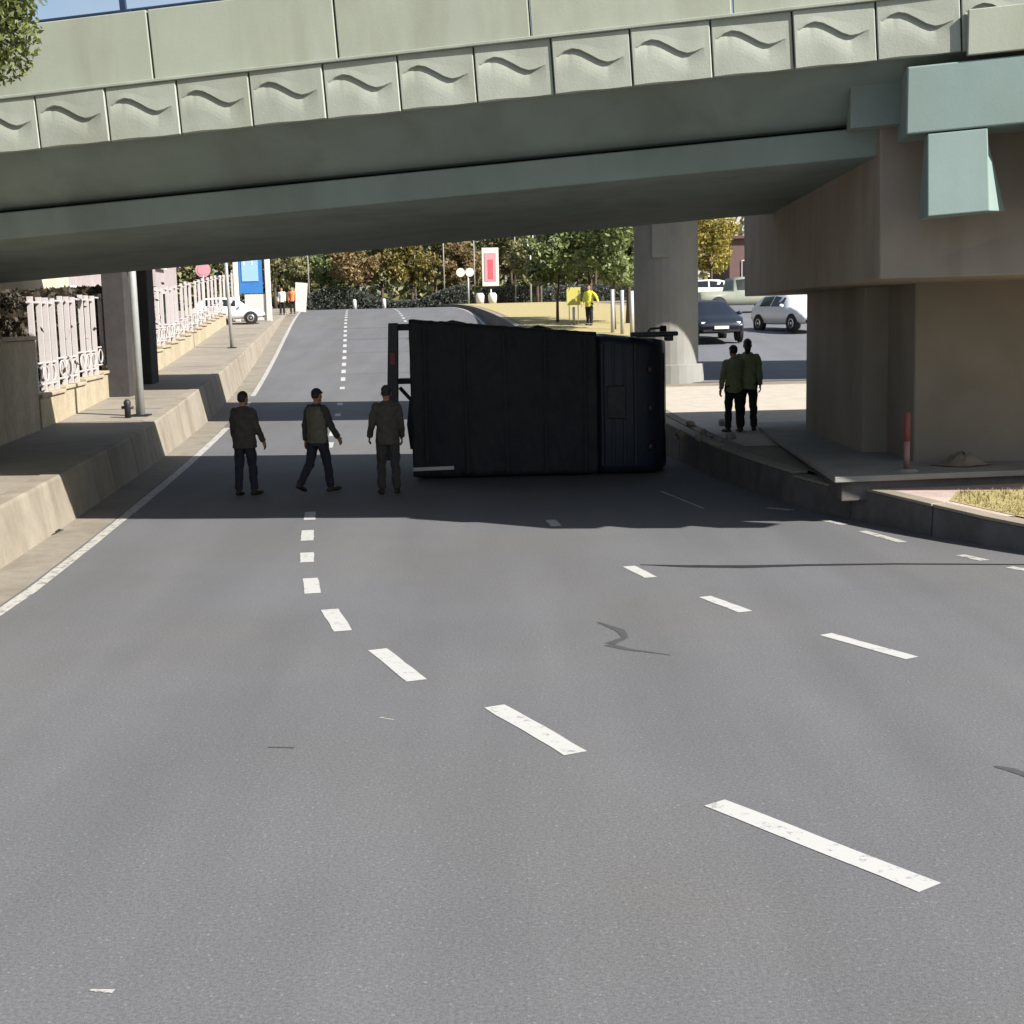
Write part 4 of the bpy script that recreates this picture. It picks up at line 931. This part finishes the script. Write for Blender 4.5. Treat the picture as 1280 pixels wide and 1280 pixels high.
# ------------------------------------------------------------------ trees
def leaves(pts, size, rng, flat=.5):
    n = len(pts); P = np.array(pts)
    a = rng.normal(size=(n, 3)); a /= np.linalg.norm(a, axis=1)[:, None]
    b = rng.normal(size=(n, 3)); b -= a * (a * b).sum(1)[:, None]; b /= np.linalg.norm(b, axis=1)[:, None]
    s = size * rng.uniform(.6, 1.4, size=(n, 1)); a = a * s; b = b * s * flat
    v = np.stack([P - a, P - b * .9 + a * .1, P + a, P + b * .9 + a * .1], 1).reshape(-1, 3)
    me = bpy.data.meshes.new('crown'); me.vertices.add(4 * n); me.vertices.foreach_set('co', v.ravel())
    me.loops.add(4 * n); me.loops.foreach_set('vertex_index', np.arange(4 * n)); me.polygons.add(n)
    me.polygons.foreach_set('loop_start', np.arange(n) * 4); me.update(calc_edges=True); return me
def tree_mesh(seed, h, cr, ch, trunk_h, n, leaf, r0=.13, nl=7, clump=.35, nclump=34):
    rg = random.Random(seed); rng = np.random.default_rng(seed); mb = MB()
    top = Vector((rg.uniform(-.2, .2), rg.uniform(-.2, .2), h * .8))
    tp = [Vector((0, 0, -.1)), Vector((rg.uniform(-.06, .06), rg.uniform(-.06, .06), trunk_h * .5)), Vector((rg.uniform(-.1, .1), rg.uniform(-.1, .1), trunk_h)), top]
    mb.tube(tp, [r0 * 1.25, r0, r0 * .8, r0 * .2], 9)
    cz = h - ch / 2; centres = []
    for k in range(nclump):
        while True:
            q = Vector((rg.uniform(-1, 1), rg.uniform(-1, 1), rg.uniform(-1, 1)))
            if .25 < q.length < 1: break
        centres.append(Vector((q.x * cr, q.y * cr, cz + q.z * ch / 2)))
    for k in range(nl):
        c = centres[k]; s_ = tp[2].lerp(top, rg.uniform(0, .5)); mid = s_.lerp(c, .5) + Vector((0, 0, -.1 * cr))
        mb.tube([s_, mid, c], [r0 * .45, r0 * .28, r0 * .1], 6)
    per = n // nclump; pts = []
    for c in centres:
        g_ = rng.normal(size=(per, 3)); g_ /= np.linalg.norm(g_, axis=1)[:, None]; g_ *= rng.uniform(.2, 1, size=(per, 1)) ** .5
        pts.append(np.array(c) + g_ * np.array([cr, cr, ch / 2]) * clump * rg.uniform(.7, 1.25))
    me = leaves(np.concatenate(pts), leaf, rng)
    return mb.mesh('trunk', M['bark'], True), me
TREES = {}
def tree(key, loc, sc, rz, leafm, label, group, cat='tree', name='tree'):
    tm, cm = TREES[key]
    cm2 = cm
    if (key, leafm) in TREES: cm2 = TREES[(key, leafm)]
    else:
        cm2 = cm.copy(); cm2.materials.append(M[leafm]); TREES[(key, leafm)] = cm2
    root = empty(name, loc, rz); root.scale = (sc, sc, sc); tag(root, label, cat, group)
    link('trunk', tm, root); link('crown', cm2, root); return root
TREES['a'] = tree_mesh(11, 6.5, 2.2, 4.2, 2.2, 5200, .17)
TREES['b'] = tree_mesh(23, 5.5, 1.9, 3.6, 1.9, 4600, .16)
TREES['s'] = tree_mesh(31, 4.6, 1.25, 2.9, 1.8, 2600, .13, r0=.06, nclump=22)
TREES['bush'] = tree_mesh(41, 2.2, 1.7, 2.1, .3, 4200, .13, r0=.05, nclump=28)
TG = 'trees on the far slope'
# near street trees on the verge, right of centre
for px_, Y_, key, sc, lm, lab in [
    (697, 64, 's', 1.05, 'leaf_green', 'slender green tree left of the yellow vest on the dry verge'),
    (738, 66, 'a', .95, 'leaf_green', 'broad bright green tree directly behind the person in yellow'),
    (768, 58, 's', 1.15, 'leaf_green', 'green tree just left of the grey pier, with a thin dark trunk'),
    (786, 62, 'b', .95, 'leaf_green', 'green tree half hidden by the grey pier')]:
    p = at(px_, 400, Y_); tree(key, (p.x, Y_, zg(Y_)), sc, R.uniform(0, 6), lm, lab, TG)
# background belt beyond the crest
belt = [(345, 104, 'a', 1.0, 'leaf_olive', 'olive tree at the left end of the far tree belt'), (385, 112, 'b', 1.2, 'leaf_olive', 'olive tree behind the far lamp pole by the white pillar'), (420, 106, 'b', .95, 'leaf_green', 'dull green tree low behind the crest, left of the rust coloured one'),
        (447, 102, 'b', 1.0, 'leaf_rust', 'rust coloured autumn tree above the end of the lane line'), (478, 110, 'a', 1.0, 'leaf_olive', 'olive tree right of the rust coloured tree'), (515, 103, 'b', 1.0, 'leaf_ochre', 'yellowing tree above the middle of the crest'),
        (545, 112, 'a', 1.05, 'leaf_olive', 'olive tree right of the yellowing one on the crest'), (578, 105, 'b', .9, 'leaf_rust', 'small rust tree left of the red and white sign'), (640, 118, 'a', 1.2, 'leaf_olive', 'large olive tree behind the red and white sign'),
        (672, 100, 'b', 1.0, 'leaf_olive', 'olive tree behind the tall white sign box'), (705, 108, 'a', 1.15, 'leaf_dark', 'dark tree between the white sign box and the green tree'), (745, 112, 'a', 1.2, 'leaf_dark', 'dark tree behind the broad green tree'), (790, 104, 'a', 1.1, 'leaf_olive', 'olive tree behind the grey pier')]
for px_, Y_, key, sc, lm, lab in belt:
    Y_ += 18; sc *= 1.15
    p = at(px_, 380, Y_); tree(key, (p.x, Y_, 3.8), sc, R.uniform(0, 6), lm, lab, 'far tree belt')
p = at(893, 360, 92); tree('a', (p.x - .2, 92, zg(92)), .85, 2.1, 'leaf_yellow', 'bright yellow tree in the gap right of the grey pier', None)
# wooded bank far behind
def wood(x0, x1, y, zb, zt_, n, m, seed):
    rng = np.random.default_rng(seed); x = rng.uniform(x0, x1, n); z = zb + (zt_ - zb) * rng.random(n) ** .8 * (.75 + .25 * np.sin(x * .31) + .12 * np.sin(x * 1.1)); yy = y + rng.normal(0, 3.5, n)
    me = leaves(np.stack([x, yy, z], 1), .5, rng); me.materials.append(M[m]); return link('wood', me)
tag(wood(-75, 40, 165, 3.5, 20, 48000, 'leaf_olive', 5), 'far olive wooded bank behind the crest of the road', 'wood', kind='stuff')
# dark clipped hedge along the crest
hr = np.random.default_rng(9); n = 15000; hx = hr.uniform(-18, -3.0, n); hz = 3.8 + 2.0 * hr.random(n) ** .7 * np.clip(.65 + .35 * np.sin(hx * .55 + 3.4), .35, 1)
me = leaves(np.stack([hx, 119.5 + hr.normal(0, .5, n), hz], 1), .11, hr); me.materials.append(M['leaf_dark'])
tag(link('hedge', me), 'dark clipped hedge running along the crest of the road', 'hedge', kind='stuff')
hr = np.random.default_rng(19); n = 9000; hx = hr.uniform(-2.5, 11, n); hz = 3.8 + 1.7 * hr.random(n) ** .7
me = leaves(np.stack([hx, 119.0 + hr.normal(0, .5, n), hz], 1), .11, hr); me.materials.append(M['leaf_dark'])
tag(link('hedge', me), 'dark hedge behind the dry verge and the sign posts', 'hedge', kind='stuff')
me = leaves(SHADE_LEAF_PTS, .10, np.random.default_rng(30)); me.materials.append(M['leaf_shade'])  # leaves put in as the dark shade behind the pickets
tag(link('hedge', me), 'dark brownish leaf screen added as shade behind the near part of the white fence', 'hedge', kind='stuff')  # not a planted hedge: added leaves standing for shade
# shrubs over the garden wall at the far left
for (x, y, sc, lm, lab) in [(-11.2, 23.6, .8, 'leaf_green', 'leafy green shrub rising over the garden wall at the far left edge'), (-11.3, 26.0, .75, 'leaf_olive', 'olive shrub over the end of the garden wall next to the fence'), (-12.6, 29.8, .9, 'leaf_olive', 'olive shrub behind the first fence pickets')]:
    tree('bush', (x, y, zl(y) + .55), sc, R.uniform(0, 6), lm, lab, None, 'shrub', 'shrub')
# near tree at the upper left: only the lower right of the crown hangs into view
TREES['near'] = tree_mesh(57, 8.6, 1.75, 4.2, 3.6, 170000, .038, r0=.15, clump=.30, nclump=100)
tree('near', (-6.30, 13.4, .42), 1.0, 1.2, 'leaf_pine', 'leafy tree whose branch tips hang in at the upper left corner', None)

# ------------------------------------------------------------------ far signs and poles
def sign_post(name, px, Y, z0, h, label, cat='sign'):
    if Y > 80: Y += 19; z0 = zg(Y)
    p = at(px, 380, Y); r = empty(name, (p.x, Y, z0)); r.scale = [1.2 if Y > 80 else 1] * 3; tag(r, label, cat)
    MB().tube([(0, 0, 0), (0, 0, h)], .06, 10).build('post', M['galv'], r, True); return r
r = sign_post('advertising_sign', 614, 95, 3.4, 1.0, 'upright red and white advertising sign at the end of the verge')
MB().box((0, 0, 2.5), (1.15, .18, 2.6)).build('frame', M['sign_white'], r, bevel=.02); MB().box((.0, -.10, 2.5), (.78, .04, 1.9)).build('pink_field', M['sign_pink'], r); MB().box((.02, -.125, 2.35), (.34, .03, 1.3)).build('red_mark', M['sign_red'], r)
r = sign_post('sign_box', 664, 92, 3.35, 5.2, 'tall white sign box on a thin post right of the red sign')
MB().box((0, -.05, 4.1), (.46, .2, 1.35)).build('panel', M['sign_white'], r, bevel=.02)
r = sign_post('round_mirror', 586, 94, 3.3, 2.3, 'two white round discs on a pole at the crest', 'sign')
for dx in (-.5, .12): MB().tube([(dx, -.10, 2.15), (dx, -.05, 2.15)], .30, 20).build('disc', M['sign_white'], r)
r = sign_post('litter_bins', 602, 93, 3.4, .3, 'pair of small white bins below the red and white sign', 'bin')
for dx in (-.1, .75): MB().tube([(dx, 0, 0), (dx, 0, .55), (dx, 0, .72)], [.26, .30, .2], 14).build('bin', M['sign_white'], r, True)
r = sign_post('yellow_board', 717, 61.5, zg(61.5), .8, 'yellow board on two legs beside the person in the yellow vest')
MB().box((0, -.03, 1.28), (.62, .04, .78)).build('board', M['sign_yel'], r, bevel=.01)
for dx in (-.2, .2): MB().tube([(dx, .01, 0), (dx, .01, 1.2)], .02, 8).build('leg', M['galv'], r, True)
LP = [(387, 96, 3.3, 'pale lamp pole right of the people at the end of the left pavement'), (520, 98, 3.3, 'pale pole above the hedge at the middle of the crest'), (556, 97, 3.3, 'pale pole at the right end of the dark hedge'),
      (594, 96, 3.4, 'pale pole close left of the red and white sign'), (645, 95, 3.4, 'pale pole between the red sign and the tall white box'), (677, 90, 3.35, 'pole close right of the tall white sign box')]
for px_, Y_, z0, lab in LP:
    Y_ += 23; z0 = zr(Y_) + .05
    p = at(px_, 380, Y_); pole('pole', (p.x, Y_, z0), 8.0, .065, .045, 'pole_grey', lab, 'pole', arm=None, group='poles along the crest', foot=False)
for i, (px_, Y_) in enumerate([(766, 56), (778, 55), (790, 54)]):
    p = at(px_, 415, Y_); o = pole('bollard', (p.x, Y_, zg(Y_)), 1.75, .08, .075, 'galv', ['left', 'middle', 'right'][i] + ' of the three white posts just left of the grey pier', 'post', group='white posts by the pier', foot=False)
for px_, lab in ((443, 'short white marker stone at the end of the lane line'), (480, 'short white marker stone right of the lane line end')):
    p = at(px_, 376, 118); o = MB().tube([(0, 0, 0), (0, 0, .75), (0, 0, .85)], [.17, .16, .08], 12).build('marker_stone', M['white'], None, True, 0, (p.x, 118, zr(118))); tag(o, lab, 'marker', 'white marker stones')
wp = at(376, 380, 91); o = empty('white_board', (wp.x, 91, zl(91))); tag(o, 'leaning white board behind the person in orange', 'board'); MB().box((0, .1, 1.0), (.8, .05, 1.9), (0, .1, 0)).build('panel', M['sign_white'], o, bevel=.01)
MB().tube([(0, .3, 0), (0, .13, 1.5)], .03, 8).build('strut', M['galv'], o)
# building edge behind the yellow tree
building('brick_house', at(912, 340, 108).x, at(912, 340, 108).x + 9, 108, 118, 3.9, 4.6, 'brown', 'dark reddish house in the gap behind the pale pickup', [(at(912, 340, 108).x + 1.5, 2.2, 1.0, 1.4)], face='y')
building('pale_building', at(868, 340, 160).x, at(868, 340, 160).x + 16, 160, 170, 4.2, 12, 'white', 'pale tall building far behind the yellow tree', [(at(868, 340, 160).x + 1.5 + 2.6 * i, z, 1.2, 1.5) for i in range(5) for z in (2, 5, 8)], face='y')
